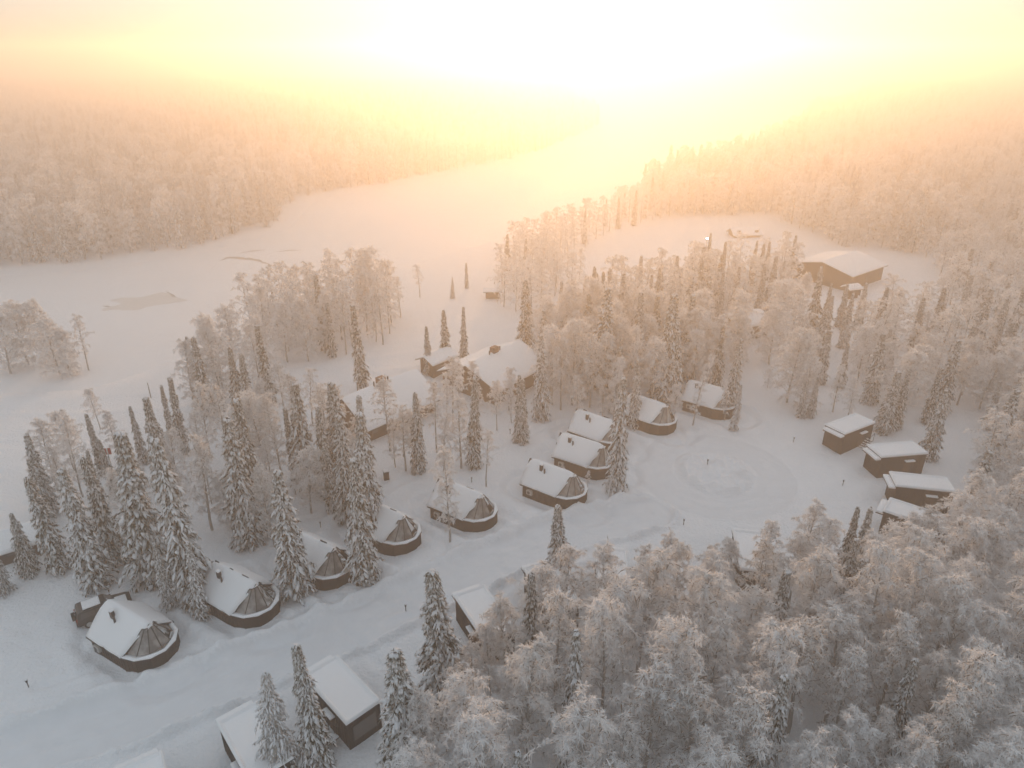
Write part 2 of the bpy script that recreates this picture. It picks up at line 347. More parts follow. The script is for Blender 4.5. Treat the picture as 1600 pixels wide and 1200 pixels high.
# ------------------------------------------------------------------ glass-ended cabins
def glass_cabin(seed=4, chx=0.0, flue=True, strips=((-4.5, -4.0), (-2.5, -2.1), (-.9, -.1)), dep=.27):
    t = root('glass_cabin', 0, 0, 0, 0, '', 'cabin')
    Wd, Lb = 2.2, 4.35
    n = 6
    arc = [R(-90+180*i/n) for i in range(n+1)]
    foot = [(-Lb, -Wd)]+[(Wd*1.02*math.cos(a), Wd*math.sin(a)) for a in arc]+[(-Lb, Wd)]
    wb = B(); wb.prism(foot, -.5, 1.22); wall = wb.build('wall', 'wood', t)
    # board battens
    bt = B()
    P = foot
    for (a, b) in zip(P, P[1:]+P[:1]):
        L = math.dist(a, b); k = max(2, int(L/.34)); d = ((b[0]-a[0])/L, (b[1]-a[1])/L); nn = (d[1], -d[0])
        for i in range(k+1):
            x = a[0]+d[0]*L*i/k; y = a[1]+d[1]*L*i/k
            bt.bar((x+nn[0]*.018, y+nn[1]*.018, -.4), (x+nn[0]*.018, y+nn[1]*.018, 1.2), .03)
    bt.build('batten', 'wood', wall)
    # gable infill at the back
    gb = B(); gb.hexa([(-Lb, -Wd, 1.22), (-Lb+.12, -Wd, 1.22), (-Lb+.12, Wd, 1.22), (-Lb, Wd, 1.22)], [(-Lb, -.05, 3.2), (-Lb+.12, -.05, 3.2), (-Lb+.12, .05, 3.2), (-Lb, .05, 3.2)]); gb.build('gable', 'wood', t)
    # snow ledge round the glass
    R1, R0 = Wd+.14, Wd-.28
    lb_ = B()
    out = [(R1*1.02*math.cos(a), R1*math.sin(a)) for a in arc]; inn = [(R0*1.02*math.cos(a), R0*math.sin(a)) for a in arc]
    sh = B(); sh.prism(out+inn[::-1], 1.225, 1.29); sh.build('sill', 'metal', t)
    for v in [1]:
        lb_.prism([(x*1.0, y*1.0) for x, y in [((R1-.03)*1.02*math.cos(a), (R1-.03)*math.sin(a)) for a in arc]]+inn[::-1], 1.295, 1.43)
    lb_.bevel(.05, 2); lb_.build('snow_ledge', 'roofsnow', t, True)
    # glass fan
    gl = B(); fr = B(); top = []
    for a in arc:
        top.append((.62+.42*math.cos(a), .50*math.sin(a), 3.28-.12*abs(math.sin(a))))
    low = [(R0*1.02*math.cos(a)+.02, (R0+.02)*math.sin(a), 1.30) for a in arc]
    for i in range(n): gl.face([low[i], low[i+1], top[i+1], top[i]])
    gl.face(top)
    glo = gl.build('glass_dome', 'glass', t)
    for i in range(n+1): fr.bar(low[i], top[i], .042)
    for i in range(n):
        fr.bar(low[i], low[i+1], .04); fr.bar(top[i], top[i+1], .04)
    fr.build('frame', 'frame', glo)
    # interior
    f = B(); f.prism([(x*.95, y*.95) for x, y in foot], 1.221, 1.232); f.build('floor', 'floor', t)
    bd = B(); bd.box(-.9, 1.05, -.95, .95, 1.235, 1.6); bd.bevel(.06); bd.build('bed', 'linen', t, True)
    pw = B(); pw.box(-.85, -.4, -.85, -.1, 1.6, 1.75); pw.box(-.85, -.4, .1, .85, 1.6, 1.75); pw.bevel(.05); pw.build('pillow', 'linen', t, True)
    iw = B(); iw.hexa([(-1.6, -Wd+.1, 1.235), (-1.5, -Wd+.1, 1.235), (-1.5, Wd-.1, 1.235), (-1.6, Wd-.1, 1.235)], [(-1.6, -.1, 3.1), (-1.5, -.1, 3.1), (-1.5, .1, 3.1), (-1.6, .1, 3.1)]); iw.build('inner_wall', 'woodwarm', t)
    # roof deck and snow
    ex, rb, fe, frx = 2.34, -4.95, .0, .95; eb = -4.68; ze, zr = 1.20, 3.32
    rf = B()
    for s in (-1, 1):
        lo = [(eb, s*ex, ze), (fe, s*ex, ze), (frx, s*.02, zr), (rb, s*.02, zr)]
        rf.hexa(lo, [(x, y, z+.10) for x, y, z in lo])
    roof = rf.build('roof', 'metal', t)
    sn = B(); th = dep
    def edge(x0, x1): return [(x0, -ex-.02, ze+.10), (x0, 0, zr+.10), (x0, ex+.02, ze+.10)]
    N = 10; rows = []
    rn = random.Random(seed)
    eo = [rn.uniform(-.10, .10) for _ in range(40)]
    bmv = sn.bm
    ymap = [-1, -.97, -.85, -.65, -.45, -.25, -.1, 0, .1, .25, .45, .65, .85, .97, 1]
    for i in range(N+1):
        f_ = i/N; row = []
        for yy in ymap:
            a = abs(yy); xb = eb+(rb-eb)*(1-a); xf = fe+(frx-fe)*(1-a)**.85+.14*math.exp(-(a/.22)**2)
            x = xb+(xf-xb)*f_+(eo[ymap.index(yy)] if f_ in (0, 1) else 0)
            z = ze+.105+(zr-ze)*(1-a)
            edge_f = min(1, min(f_, 1-f_)*7+.0)**.4*min(1, (1-a)*14+.12)**.5
            zt = z+th*edge_f-.10*math.exp(-(a/.1)**2)+rn.uniform(-.018, .018)
            row.append((bmv.verts.new((x, yy*(ex+.06)+(math.copysign(1, yy)*(eo[20+i]*.7) if a > .96 else 0), zt)), bmv.verts.new((x, yy*(ex+.03), z))))
        rows.append(row)
    K = len(ymap)
    for i in range(N):
        for j in range(K-1):
            bmv.faces.new((rows[i][j][0], rows[i][j+1][0], rows[i+1][j+1][0], rows[i+1][j][0]))
            bmv.faces.new((rows[i][j][1], rows[i+1][j][1], rows[i+1][j+1][1], rows[i][j+1][1]))
        for j in (0, K-1): bmv.faces.new((rows[i][j][0], rows[i+1][j][0], rows[i+1][j][1], rows[i][j][1]))
    for i in (0, N):
        for j in range(K-1): bmv.faces.new((rows[i][j][0], rows[i][j][1], rows[i][j+1][1], rows[i][j+1][0]))
    sn.build('snow_cover', 'roofsnow', roof, True)
    # chimney, flue, ridge strips
    ch = B(); ch.box(-3.05+chx, -2.72+chx, -.90, -.62, 2.7, 3.62); c_ = ch.build('chimney', 'metal', t)
    cs = B(); cs.box(-3.09+chx, -2.68+chx, -.94, -.58, 3.62, 3.74); cs.bevel(.05); cs.build('snow_cap', 'roofsnow', c_, True)
    vp = B(); vp.bar((-2.35+chx, -.95, 2.6), (-2.35+chx, -.95, 3.35), .09, 8); vp.build('flue', 'metal', t)
    for (a, b) in strips:
        rs = B(); rs.box(a, b, .03, .10, 3.40, 3.66); rs.build('ridge_strip', 'metal', t)
    # heat pump on the near wall, door step
    hp = B(); hp.box(-3.7, -3.0, -2.5, -2.225, .42, .98); hp.bevel(.03, 1); h_ = hp.build('heat_pump', 'grey', t)
    fn = B(); fn.bar((-3.4, -2.505, .7), (-3.4, -2.52, .7), .2, 14); fn.build('fan_grille', 'metal', h_)
    fa = B(); fa.box(eb+.02, fe, -ex-.075, -ex-.035, ze-.03, ze+.13); fa.box(eb+.02, fe, ex+.035, ex+.075, ze-.03, ze+.13); fa.build('fascia', 'wood', t)
    return t
cab_labels = [
 'snow roofed cabin with faceted glass end, next to the parked black car',
 'glass ended cabin with sunlit far roof edge, behind the leaning tall spruces',
 'glass ended cabin whose roof is half hidden by the heavily snowed lone spruce',
 'glass ended cabin with its back hidden behind a pair of tall narrow spruces',
 'glass ended cabin with a frosted birch standing in front of its roof',
 'glass ended cabin with long dark wall, nearest the road among the three in a row',
 'middle cabin of the three close glass ended cabins in a row',
 'glass ended cabin whose nose is hidden by the isolated tall spruce',
 'glass ended cabin with plain dark nose beside the turning loop, behind a spruce pair',
 'farthest glass ended cabin, wrapped by bent frosted birches']
VAR = [glass_cabin(4, 0, strips=()), glass_cabin(7, -.15, dep=.31), glass_cabin(11, .1, strips=((-3.9, -3.4), (-.9, -.1)), dep=.24), glass_cabin(15, -.3, strips=((-1.2, -.3),), dep=.34)]
cabs = []; used_v = set()
for i, (x, y, a) in enumerate(CABINS):
    k_ = [0, 1, 2, 1, 3, 0, 3, 2, 0, 3][i]
    o = VAR[k_] if k_ not in used_v else copy_tree(VAR[k_]); used_v.add(k_)
    o.location = (x, y, 0); o.rotation_euler = (0, 0, R(a)); tag(o, cab_labels[i], 'cabin', 'glass ended cabins along the road')
    cabs.append(o)

# ------------------------------------------------------------------ flat roofed box cabins
def box_cabin():
    t = root('box_cabin', 0, 0, 0, 0, '', 'cabin')
    L, Wd, H = 2.95, 1.35, 2.45
    b = B(); b.box(-L+.1, L-.1, -Wd, Wd, -.6, H); wall = b.build('wall', 'wood', t)
    bt = B()
    for i in range(17):
        x = -L+.15+i*(2*L-.3)/16
        for s in (-1, 1): bt.bar((x, s*(Wd+.012), -.5), (x, s*(Wd+.012), H-.02), .026)
    for i in range(8):
        y = -Wd+.1+i*(2*Wd-.2)/7
        bt.bar((L-.088, y, -.5), (L-.088, y, H-.02), .026); bt.bar((-L+.088, y, -.5), (-L+.088, y, H-.02), .026)
    bt.build('batten', 'wood', wall)
    rf = B(); rf.box(-L, L, -Wd-.1, Wd+.1, H+.002, H+.14); roof = rf.build('roof', 'metal', t)
    s = B(); bm = s.bm
    X, Y = L+.04, Wd+.14; z0, z1 = H+.145, H+.42
    xs_ = [-X, -X+.06, -X+.16, -X+.27, -X+.36, -X+1.2, -X+2.2, 0, 1, X-1.2, X-.36, X-.27, X-.16, X-.06, X]; ys_ = [-Y, -Y+.06, -Y+.16, -Y+.26, -Y+.34, -.5, 0, .5, Y-.34, Y-.26, Y-.16, Y-.06, Y]
    rn = random.Random(8); g_ = []
    for xx in xs_:
        rw = []
        for yy in ys_:
            e = min(X-abs(xx), Y-abs(yy))
            zz = z0+.07 if e < .01 else (z1-.07 if e < .07 else (z1 if e < .17 else (z1-.12 if e < .28 else z1-.21)))
            rw.append(bm.verts.new((xx, yy, zz+(rn.uniform(-.012, .012)))))
        g_.append(rw)
    for i in range(len(xs_)-1):
        for j in range(len(ys_)-1): bm.faces.new((g_[i][j], g_[i+1][j], g_[i+1][j+1], g_[i][j+1]))
    s.build('snow_cover', 'roofsnow', roof, True)
    k = B(); k.box(-X+.02, X-.02, -Y+.02, Y-.02, H+.142, H+.23); k.build('snow_edge', 'roofsnow', roof)
    # lower canopy on the end away from the window
    c = B(); c.box(-L-.62, -L+.08, -Wd-.05, Wd-.15, H-.32, H-.22); cp = c.build('canopy', 'metal', t)
    c = B(); c.box(-L-.64, -L+.07, -Wd-.07, Wd-.13, H-.215, H+.05); c.bevel(.1, 3); c.build('snow_pad', 'roofsnow', cp, True)
    # big window at the other end
    wn = B(); wn.box(L-.12, L-.07, -Wd+.35, Wd-.35, .5, H-.45); w_ = wn.build('window', 'frame', t)
    pn = B(); pn.box(L-.072, L-.06, -Wd+.42, Wd-.42, .57, H-.52); pn.build('pane', 'window', w_)
    # small snow topped awning on the long side
    a = B(); a.box(.15, 1.25, -Wd-.42, -Wd+.0, 1.82, 1.88); aw = a.build('awning', 'metal', t)
    a = B(); a.box(.12, 1.28, -Wd-.45, -Wd-.03, 1.885, 2.02); a.bevel(.05); a.build('snow_pad', 'roofsnow', aw, True)
    d = B(); d.box(.25, 1.1, -Wd-.05, -Wd+.02, 0.0, 1.78); d.build('door', 'woodwarm', t)
    return t
box_labels = [
 'boxy dark cabin at the top of the curved group, snow stairs at its side',
 'middle box cabin of the three standing in full view at the turning loop',
 'lowest box cabin standing in full view, its long dark wall above the frosted trees',
 'box cabin half buried behind frosted trees, pointed snowy roof corner showing',
 'box cabin of which only the short dark roof edge shows above the birches',
 'snow roofed box cabin showing just a corner behind the lone mid road spruce',
 'box cabin with a small corner of roof between two dark spruces',
 'box cabin whose open snow roof shows right of the big dark spruce',
 'box cabin with black walls and large end window, fully seen beside the road',
 'box cabin with snowy roof behind the frost laden broken spruce',
 'box cabin at the bottom edge of the photo, one roof corner in view']
b0 = box_cabin(); boxes = []
for i, (x, y, a) in enumerate(BOXES):
    o = b0 if i == 0 else copy_tree(b0)
    o.location = (x, y, gz(x, y)*.5+.1); o.rotation_euler = (0, 0, R(a)); tag(o, box_labels[i], 'cabin', 'flat roofed box cabins')
    boxes.append(o)
def stairs(x, y, rz, lab):
    t = root('snow_stairs', x, y, gz(x, y), rz, lab, 'stairs', 'outdoor stairs of the box cabins')
    for k in range(5):
        b = B(); b.box(-.5, .5, k*.32, k*.32+.28, k*.17-.02, k*.17+.05); s = b.build('step', 'woodwarm', t)
        b = B(); b.box(-.48, .48, k*.32+.01, k*.32+.27, k*.17+.052, k*.17+.12); b.bevel(.02); b.build('snow', 'roofsnow', s, True)
    for s in (-.52, .52):
        b = B(); b.bar((s, 0, .95), (s, 1.6, 1.8), .03); b.bar((s, 0, 0), (s, 0, .95), .03); b.bar((s, 1.6, .7), (s, 1.6, 1.8), .03); b.bar((s, .8, .35), (s, .8, 1.38), .025); b.build('railing', 'wood', t)
    return t
X, Y = at(1338, 700); stairs(X+.6, Y+.3, R(-60), 'snowy wooden stairs between the upper two box cabins')
X, Y = at(515, 1160); stairs(X-.6, Y+.5, R(-135), 'stairs with dark rail at the side of the black walled cabin by the road')

# ------------------------------------------------------------------ lodges and huts
def lodge(name, x, y, ang, L, Wd, ze, zr, lab, chim=True, mat_='woodwarm', windows=3, th=.35, cat='lodge'):
    z = min(gz(x, y), gz(x+2, y-3)); t = root(name, x, y, z, R(ang), lab, cat)
    l, h = L/2, Wd/2
    w_ = B(); w_.box(-l+.5, l-.5, -h+.6, h-.6, -1, ze+.05); wall = w_.build('wall', mat_, t)
    for s in (-1, 1):
        gbl = B(); xx = s*(l-.55)
        gbl.hexa([(xx-.06, -h+.6, ze+.05), (xx+.06, -h+.6, ze+.05), (xx+.06, h-.6, ze+.05), (xx-.06, h-.6, ze+.05)], [(xx-.06, -.1, zr-.12), (xx+.06, -.1, zr-.12), (xx+.06, .1, zr-.12), (xx-.06, .1, zr-.12)])
        gbl.build('gable', mat_, t)
    rf = B()
    for s in (-1, 1):
        lo = [(-l, s*h, ze-.1), (l, s*h, ze-.1), (l, s*.01, zr), (-l, s*.01, zr)]; rf.hexa(lo, [(a, b, c+.14) for a, b, c in lo])
    roof = rf.build('roof', 'metal', t)
    sn = B(); bm = sn.bm; rn = random.Random(int(L*7)); N = 14; ym = [-1, -.98, -.93, -.7, -.45, -.2, -.07, 0, .07, .2, .45, .7, .93, .98, 1]; rows = []
    for i in range(N+1):
        f_ = i/N; row = []
        for yy in ym:
            a = abs(yy); zb = ze-.1+.145+(zr-ze+.1)*(1-a); e = min(1, min(f_, 1-f_)*8+.15)**.5*min(1, (1-a)*12+.2)**.5
            row.append((bm.verts.new((-l-.05+(2*l+.1)*f_, yy*(h+.06), zb+th*e-.05*math.exp(-(a/.06)**2)+rn.uniform(-.02, .02))), bm.verts.new((-l-.03+(2*l+.06)*f_, yy*(h+.03), zb))))
        rows.append(row)
    K = len(ym)
    for i in range(N):
        for j in range(K-1): bm.faces.new((rows[i][j][0], rows[i][j+1][0], rows[i+1][j+1][0], rows[i+1][j][0]))
        for j in (0, K-1): bm.faces.new((rows[i][j][0], rows[i+1][j][0], rows[i+1][j][1], rows[i][j][1]))
    for i in (0, N):
        for j in range(K-1): bm.faces.new((rows[i][j][0], rows[i][j][1], rows[i][j+1][1], rows[i][j+1][0]))
    sn.build('snow_cover', 'roofsnow', roof, False)
    if chim:
        c = B(); c.box(-.6, .5, -.45, .35, zr-.4, zr+1.15); ch = c.build('chimney', 'brick', roof)
        for (dx, r_) in ((-1.3, .1), (1.0, .12)):
            c = B(); c.bar((dx, -.2, zr-.3), (dx, -.2, zr+.95), r_, 8); c.build('vent', 'metal', roof)
    for k in range(windows):
        xx = -l+1.6+(L-3.2)*(k/(max(1, windows-1)))
        for s in (-1,):
            q = B(); q.box(xx-.5, xx+.5, s*(h-.6)-.04, s*(h-.6)+.02, .9, 1.9); f_ = q.build('window', 'frame', t)
            q = B(); q.box(xx-.42, xx+.42, s*(h-.6)-.055, s*(h-.6)-.042, .98, 1.82); q.build('pane', 'window', f_)
    q = B(); q.box(l-.53, l-.46, -1.2, 1.2, .7, 2.0); f_ = q.build('window', 'frame', t); q = B(); q.box(l-.462, l-.45, -1.1, 1.1, .8, 1.9); q.build('pane', 'window', f_)
    return t
lodge('lodge', *LODGES[0], 1.9, 4.8, 'long lodge with a brick chimney, nearest its twin at the lake side trees')
lodge('lodge', *LODGES[1], 2.4, 4.7, 'brown lodge with wide snow roof and dark end wall, behind the long lodge')
lodge('lodge', *LODGES[2], 3.2, 4.7, 'large distant lodge with broad low snow roof at upper right', chim=False)
lodge('lodge', *LODGES[3], 2.6, 3.9, 'small lodge with snow roof among the trees below the far large lodge', chim=False, windows=2)
lodge('lodge', *LODGES[4], 0.6, 1.9, 'tiny snow covered building at the far edge of the open field', chim=False, windows=2)
lodge('hut', HUT[0], HUT[1], 35, 4.6, 4.2, 1.6, 2.6, 'small snow roofed hut behind the spruces at the left edge', chim=False, windows=1, cat='hut')
X, Y = at(770, 466); lodge('shelter', X, Y, 3, 3.8, 2.0, 1.5, 1.9, 'little dark open shelter alone on the snow beyond the lodges', chim=False, windows=1, th=.12, cat='shelter')
X, Y = at(1328, 465); lodge('shed', X, Y, 20, 3.4, 2.6, 2.0, 2.5, 'small dark shed beside the distant large lodge', chim=False, windows=1, cat='shed')
X, Y = at(690, 582); lodge('shed', X-.6, Y+.5, 48, 5.5, 4.0, 2.2, 3.0, 'brown shed wedged between the two lodges with chimneys', chim=False, windows=1, cat='shed')

# ------------------------------------------------------------------ car
def car(x, y, ang):
    t = root('parked_car', x, y, gz(x, y)+.02, R(ang), 'black off-road car dusted with snow, parked behind the first cabin', 'car')
    prof = [(-2.15, .42), (-2.22, .75), (-2.18, 1.02), (-2.02, 1.66), (-1.85, 1.74), (.15, 1.74), (.75, 1.10), (1.9, .98), (2.15, .85), (2.18, .45)]
    b = B(); bm = b.bm; rows = []
    for s, yw in ((-1, .93), (1, .93)):
        rows.append([bm.verts.new((px, s*(yw if z < 1.1 else yw-.14*(z-1.1)/.64), z)) for px, z in prof])
    n = len(prof)
    for i in range(n): bm.faces.new((rows[0][i], rows[0][(i+1) % n], rows[1][(i+1) % n], rows[1][i]))
    bm.faces.new(rows[0]); bm.faces.new(rows[1][::-1]); b.bevel(.05, 2); body = b.build('body', 'carpaint', t, False)
    for s in (-1, 1):
        g = B(); g.hexa([(-1.9, s*.925, 1.12), (-.75, s*.925, 1.12), (-.75, s*.84, 1.62), (-1.8, s*.84, 1.62)], [(-1.9, s*.94, 1.12), (-.75, s*.94, 1.12), (-.75, s*.855, 1.62), (-1.8, s*.855, 1.62)]); g.build('window', 'window', body)
        g = B(); g.hexa([(-.65, s*.925, 1.12), (.6, s*.925, 1.12), (.12, s*.84, 1.62), (-.65, s*.84, 1.62)], [(-.65, s*.94, 1.12), (.6, s*.94, 1.12), (.12, s*.855, 1.62), (-.65, s*.855, 1.62)]); g.build('window', 'window', body)
        g = B(); g.box(.55, .72, min(s*.93, s*1.12), max(s*.93, s*1.12), 1.05, 1.22); g.bevel(.03, 1); g.build('mirror', 'carpaint', t)
        g = B(); g.box(-2.24, -2.14, min(s*.68, s*.88), max(s*.68, s*.88), .75, 1.15); g.build('tail_light', 'red', t)
        for xw in (-1.4, 1.4):
            w_ = B(); w_.bar((xw, s*.72, .38), (xw, s*.95, .38), .38, 20); wo = w_.build('wheel', 'rubber', t)
            w_ = B(); w_.bar((xw, s*.951, .38), (xw, s*.965, .38), .23, 14); w_.build('rim', 'grey', wo)
    g = B(); g.hexa([(.2, -.72, 1.715), (.72, -.80, 1.15), (.72, .80, 1.15), (.2, .72, 1.715)], [(.215, -.72, 1.73), (.735, -.80, 1.165), (.735, .80, 1.165), (.215, .72, 1.73)]); g.build('windscreen', 'window', t)
    g = B(); g.hexa([(-2.19, -.65, 1.1), (-2.19, .65, 1.1), (-2.06, .6, 1.6), (-2.06, -.6, 1.6)], [(-2.205, -.65, 1.1), (-2.205, .65, 1.1), (-2.075, .6, 1.6), (-2.075, -.6, 1.6)]); g.build('rear_window', 'window', t)
    g = B(); g.bar((-2.24, .12, .95), (-2.5, .12, .95), .38, 20); sp = g.build('spare_wheel', 'rubber', t)
    g = B(); g.box(-2.3, -2.18, -.8, .8, .38, .55); g.build('bumper', 'rubber', t)
    g = B(); g.box(-1.55, -.2, -.6, .62, 1.76, 1.84); g.bevel(.035, 2); g.jitter(.012, 2, 3); g.build('snow_on_roof', 'roofsnow', t, True)
    g = B(); g.hexa([(.9, -.6, 1.10), (1.8, -.6, 1.02), (1.8, .5, 1.02), (.9, .5, 1.10)], [(.9, -.55, 1.17), (1.8, -.55, 1.09), (1.8, .45, 1.09), (.9, .45, 1.17)]); g.bevel(.02, 1); g.build('snow_on_bonnet', 'roofsnow', t, True)
    return t
car(-35.9, 48.8, 36.5)

# ------------------------------------------------------------------ small things
def path_light(px, py, lab):
    x, y = at(px, py); z = gz(x, y)
    t = root('path_light', x, y, z, random.Random(px).uniform(0, 3), lab, 'path light', 'small dark path lights in the snow')
    b = B(); b.bar((0, 0, -.2), (0, 0, .55), .04, 8); b.build('post', 'metal', t)
    b = B(); b.bar((0, 0, .55), (0, 0, .72), .08, 10); b.bar((0, 0, .72), (0, 0, .76), .11, 10); b.build('lamp_head', 'metal', t)
    b = B(); b.bar((0, 0, .762), (0, 0, .83), .10, 10, .05); b.build('snow_cap', 'roofsnow', t, True)
for px, py, lab in [(45, 1074, 'dark path light alone on the snow at lower left'), (634, 951, 'dark path light beside the road near the big dark spruce'), (1105, 728, 'dark path light standing on the mound inside the turning loop'),
                    (1317, 757, 'dark path light in front of the middle box cabin'), (1240, 689, 'dark path light left of the top box cabin'), (1068, 820, 'dark path light between the loop and the frosted birches'), (797, 677, 'dark path light below the frosted trees by the lodges'), (501, 823, 'dark path light behind the cabin with the snowed lone spruce'), (737, 752, 'dark path light behind the cabin with a birch in front')]:
    path_light(px, py, lab)
x, y = at(604, 748); t = root('waste_bin', x, y, gz(x, y), .3, 'dark upright bin on the snow behind the glass cabins', 'bin')
b = B(); b.box(-.3, .3, -.3, .3, -.1, 1.0); b.bevel(.03, 1); b.build('body', 'wood', t); b = B(); b.box(-.33, .33, -.33, .33, 1.005, 1.08); b.build('lid', 'metal', t); b = B(); b.box(-.3, .3, -.3, .3, 1.085, 1.2); b.bevel(.05); b.build('snow_cap', 'roofsnow', t, True)
x, y = at(168, 706, 2.6); t = root('road_sign', x, y, gz(x, y), .2, 'red and white board on a post behind the spruces at left', 'sign')
b = B(); b.bar((0, 0, -.3), (0, 0, 2.3), .05, 6); b.build('post', 'grey', t); b = B(); b.box(-.42, .42, -.04, .0, 2.15, 3.0); bo = b.build('board', 'signwhite', t)
for q in (-.42, .08): b = B(); b.box(q, q+.32, -.046, -.042, 2.16, 2.99); b.build('stripe', 'signred', bo)
for px, py, lab in ((236, 622, 'thin bare marker post on the snow beyond the spruces'), (560, 622, 'thin marker pole beside the far track')):
    x, y = at(px, py); t = root('marker_post', x, y, gz(x, y), 0, lab, 'post', 'marker posts'); b = B(); b.bar((0, 0, -.3), (0, 0, 2.4), .07, 6, .05); b.build('pole', 'bark', t); b = B(); b.bar((0, 0, 2.41), (0, 0, 2.5), .07, 6, .03); b.build('snow_cap', 'roofsnow', t)
x, y = at(1105, 373, 4.5); t = root('lamp_post', x, y, gz(x, y), 0, 'lit lamp on a tall pole shining at the edge of the far field', 'street lamp')
b = B(); b.bar((0, 0, -.3), (0, 0, 4.3), .08, 8, .05); b.build('pole', 'metal', t); b = B(); b.bar((0, 0, 4.32), (0, 0, 4.62), .17, 10, .2); b.build('lamp_glass', 'lamp', t); b = B(); b.bar((0, 0, 4.63), (0, 0, 4.75), .26, 10, .05); b.build('lamp_cap', 'metal', t)

# ------------------------------------------------------------------ trees
UP = np.array([0, 0, 1.])
def nrm(a): return a/np.maximum(np.linalg.norm(a, axis=-1, keepdims=True), 1e-9)
def ribbons(rs, P0, D, L, W, droop, mats):
    """tapering curved twigs: 5 verts, a quad and a triangle each"""
    n = len(P0); D = nrm(D); side = nrm(np.cross(D, nrm(rs.randn(n, 3))))*W[:, None]*.5
    L = L[:, None]; g = droop[:, None]
    m = P0+D*L*.5-UP*g*L*.25; e = P0+D*L-UP*g*L
    v = np.stack([P0-side, P0+side, m-side*.8, m+side*.8, e], 1).reshape(-1, 3)
    b = np.arange(n)[:, None]*5
    q = b+np.array([[0, 1, 3, 2]]); t = b+np.array([[2, 3, 4]])
    return v, q, t, mats
def tube(P, r0, r1, k=5):
    P = np.asarray(P, float); n = len(P); v = []
    for i in range(n):
        d = P[min(i+1, n-1)]-P[max(i-1, 0)]; d = d/np.linalg.norm(d); a = np.cross(d, [.3, .9, .1]); a /= np.linalg.norm(a); b = np.cross(d, a)
        r = r0+(r1-r0)*i/(n-1)
        for j in range(k): th = 2*math.pi*j/k; v.append(P[i]+(a*math.cos(th)+b*math.sin(th))*r)
    f = [[i*k+j, i*k+(j+1) % k, (i+1)*k+(j+1) % k, (i+1)*k+j] for i in range(n-1) for j in range(k)]
    return np.array(v), np.array(f)
class Acc:
    def __init__(s): s.v = []; s.q = []; s.t = []; s.mq = []; s.mt = []; s.n = 0
    def rib(s, v, q, t, m): s.v.append(v); s.q.append(q+s.n); s.t.append(t+s.n); s.mq.append(m); s.mt.append(m); s.n += len(v)
    def quads(s, v, q, m): s.v.append(v); s.q.append(q+s.n); s.mq.append(np.full(len(q), m)); s.n += len(v)
    def tris(s, v, t, m): s.v.append(v); s.t.append(t+s.n); s.mt.append(np.full(len(t), m) if np.isscalar(m) else m); s.n += len(v)
    def mesh(s, name, mats):
        fl = []; mi = []
        if s.q: fl.append(np.concatenate(s.q)); mi.append(np.concatenate(s.mq))
        if s.t: fl.append(np.concatenate(s.t)); mi.append(np.concatenate(s.mt))
        return mesh_np(name, np.concatenate(s.v), fl, mats, np.concatenate(mi))
_ico = bmesh.new(); bmesh.ops.create_icosphere(_ico, subdivisions=1, radius=1); ICOV = np.array([v.co[:] for v in _ico.verts]); ICOF = np.array([[v.index for v in f.verts] for f in _ico.faces]); _ico.free()

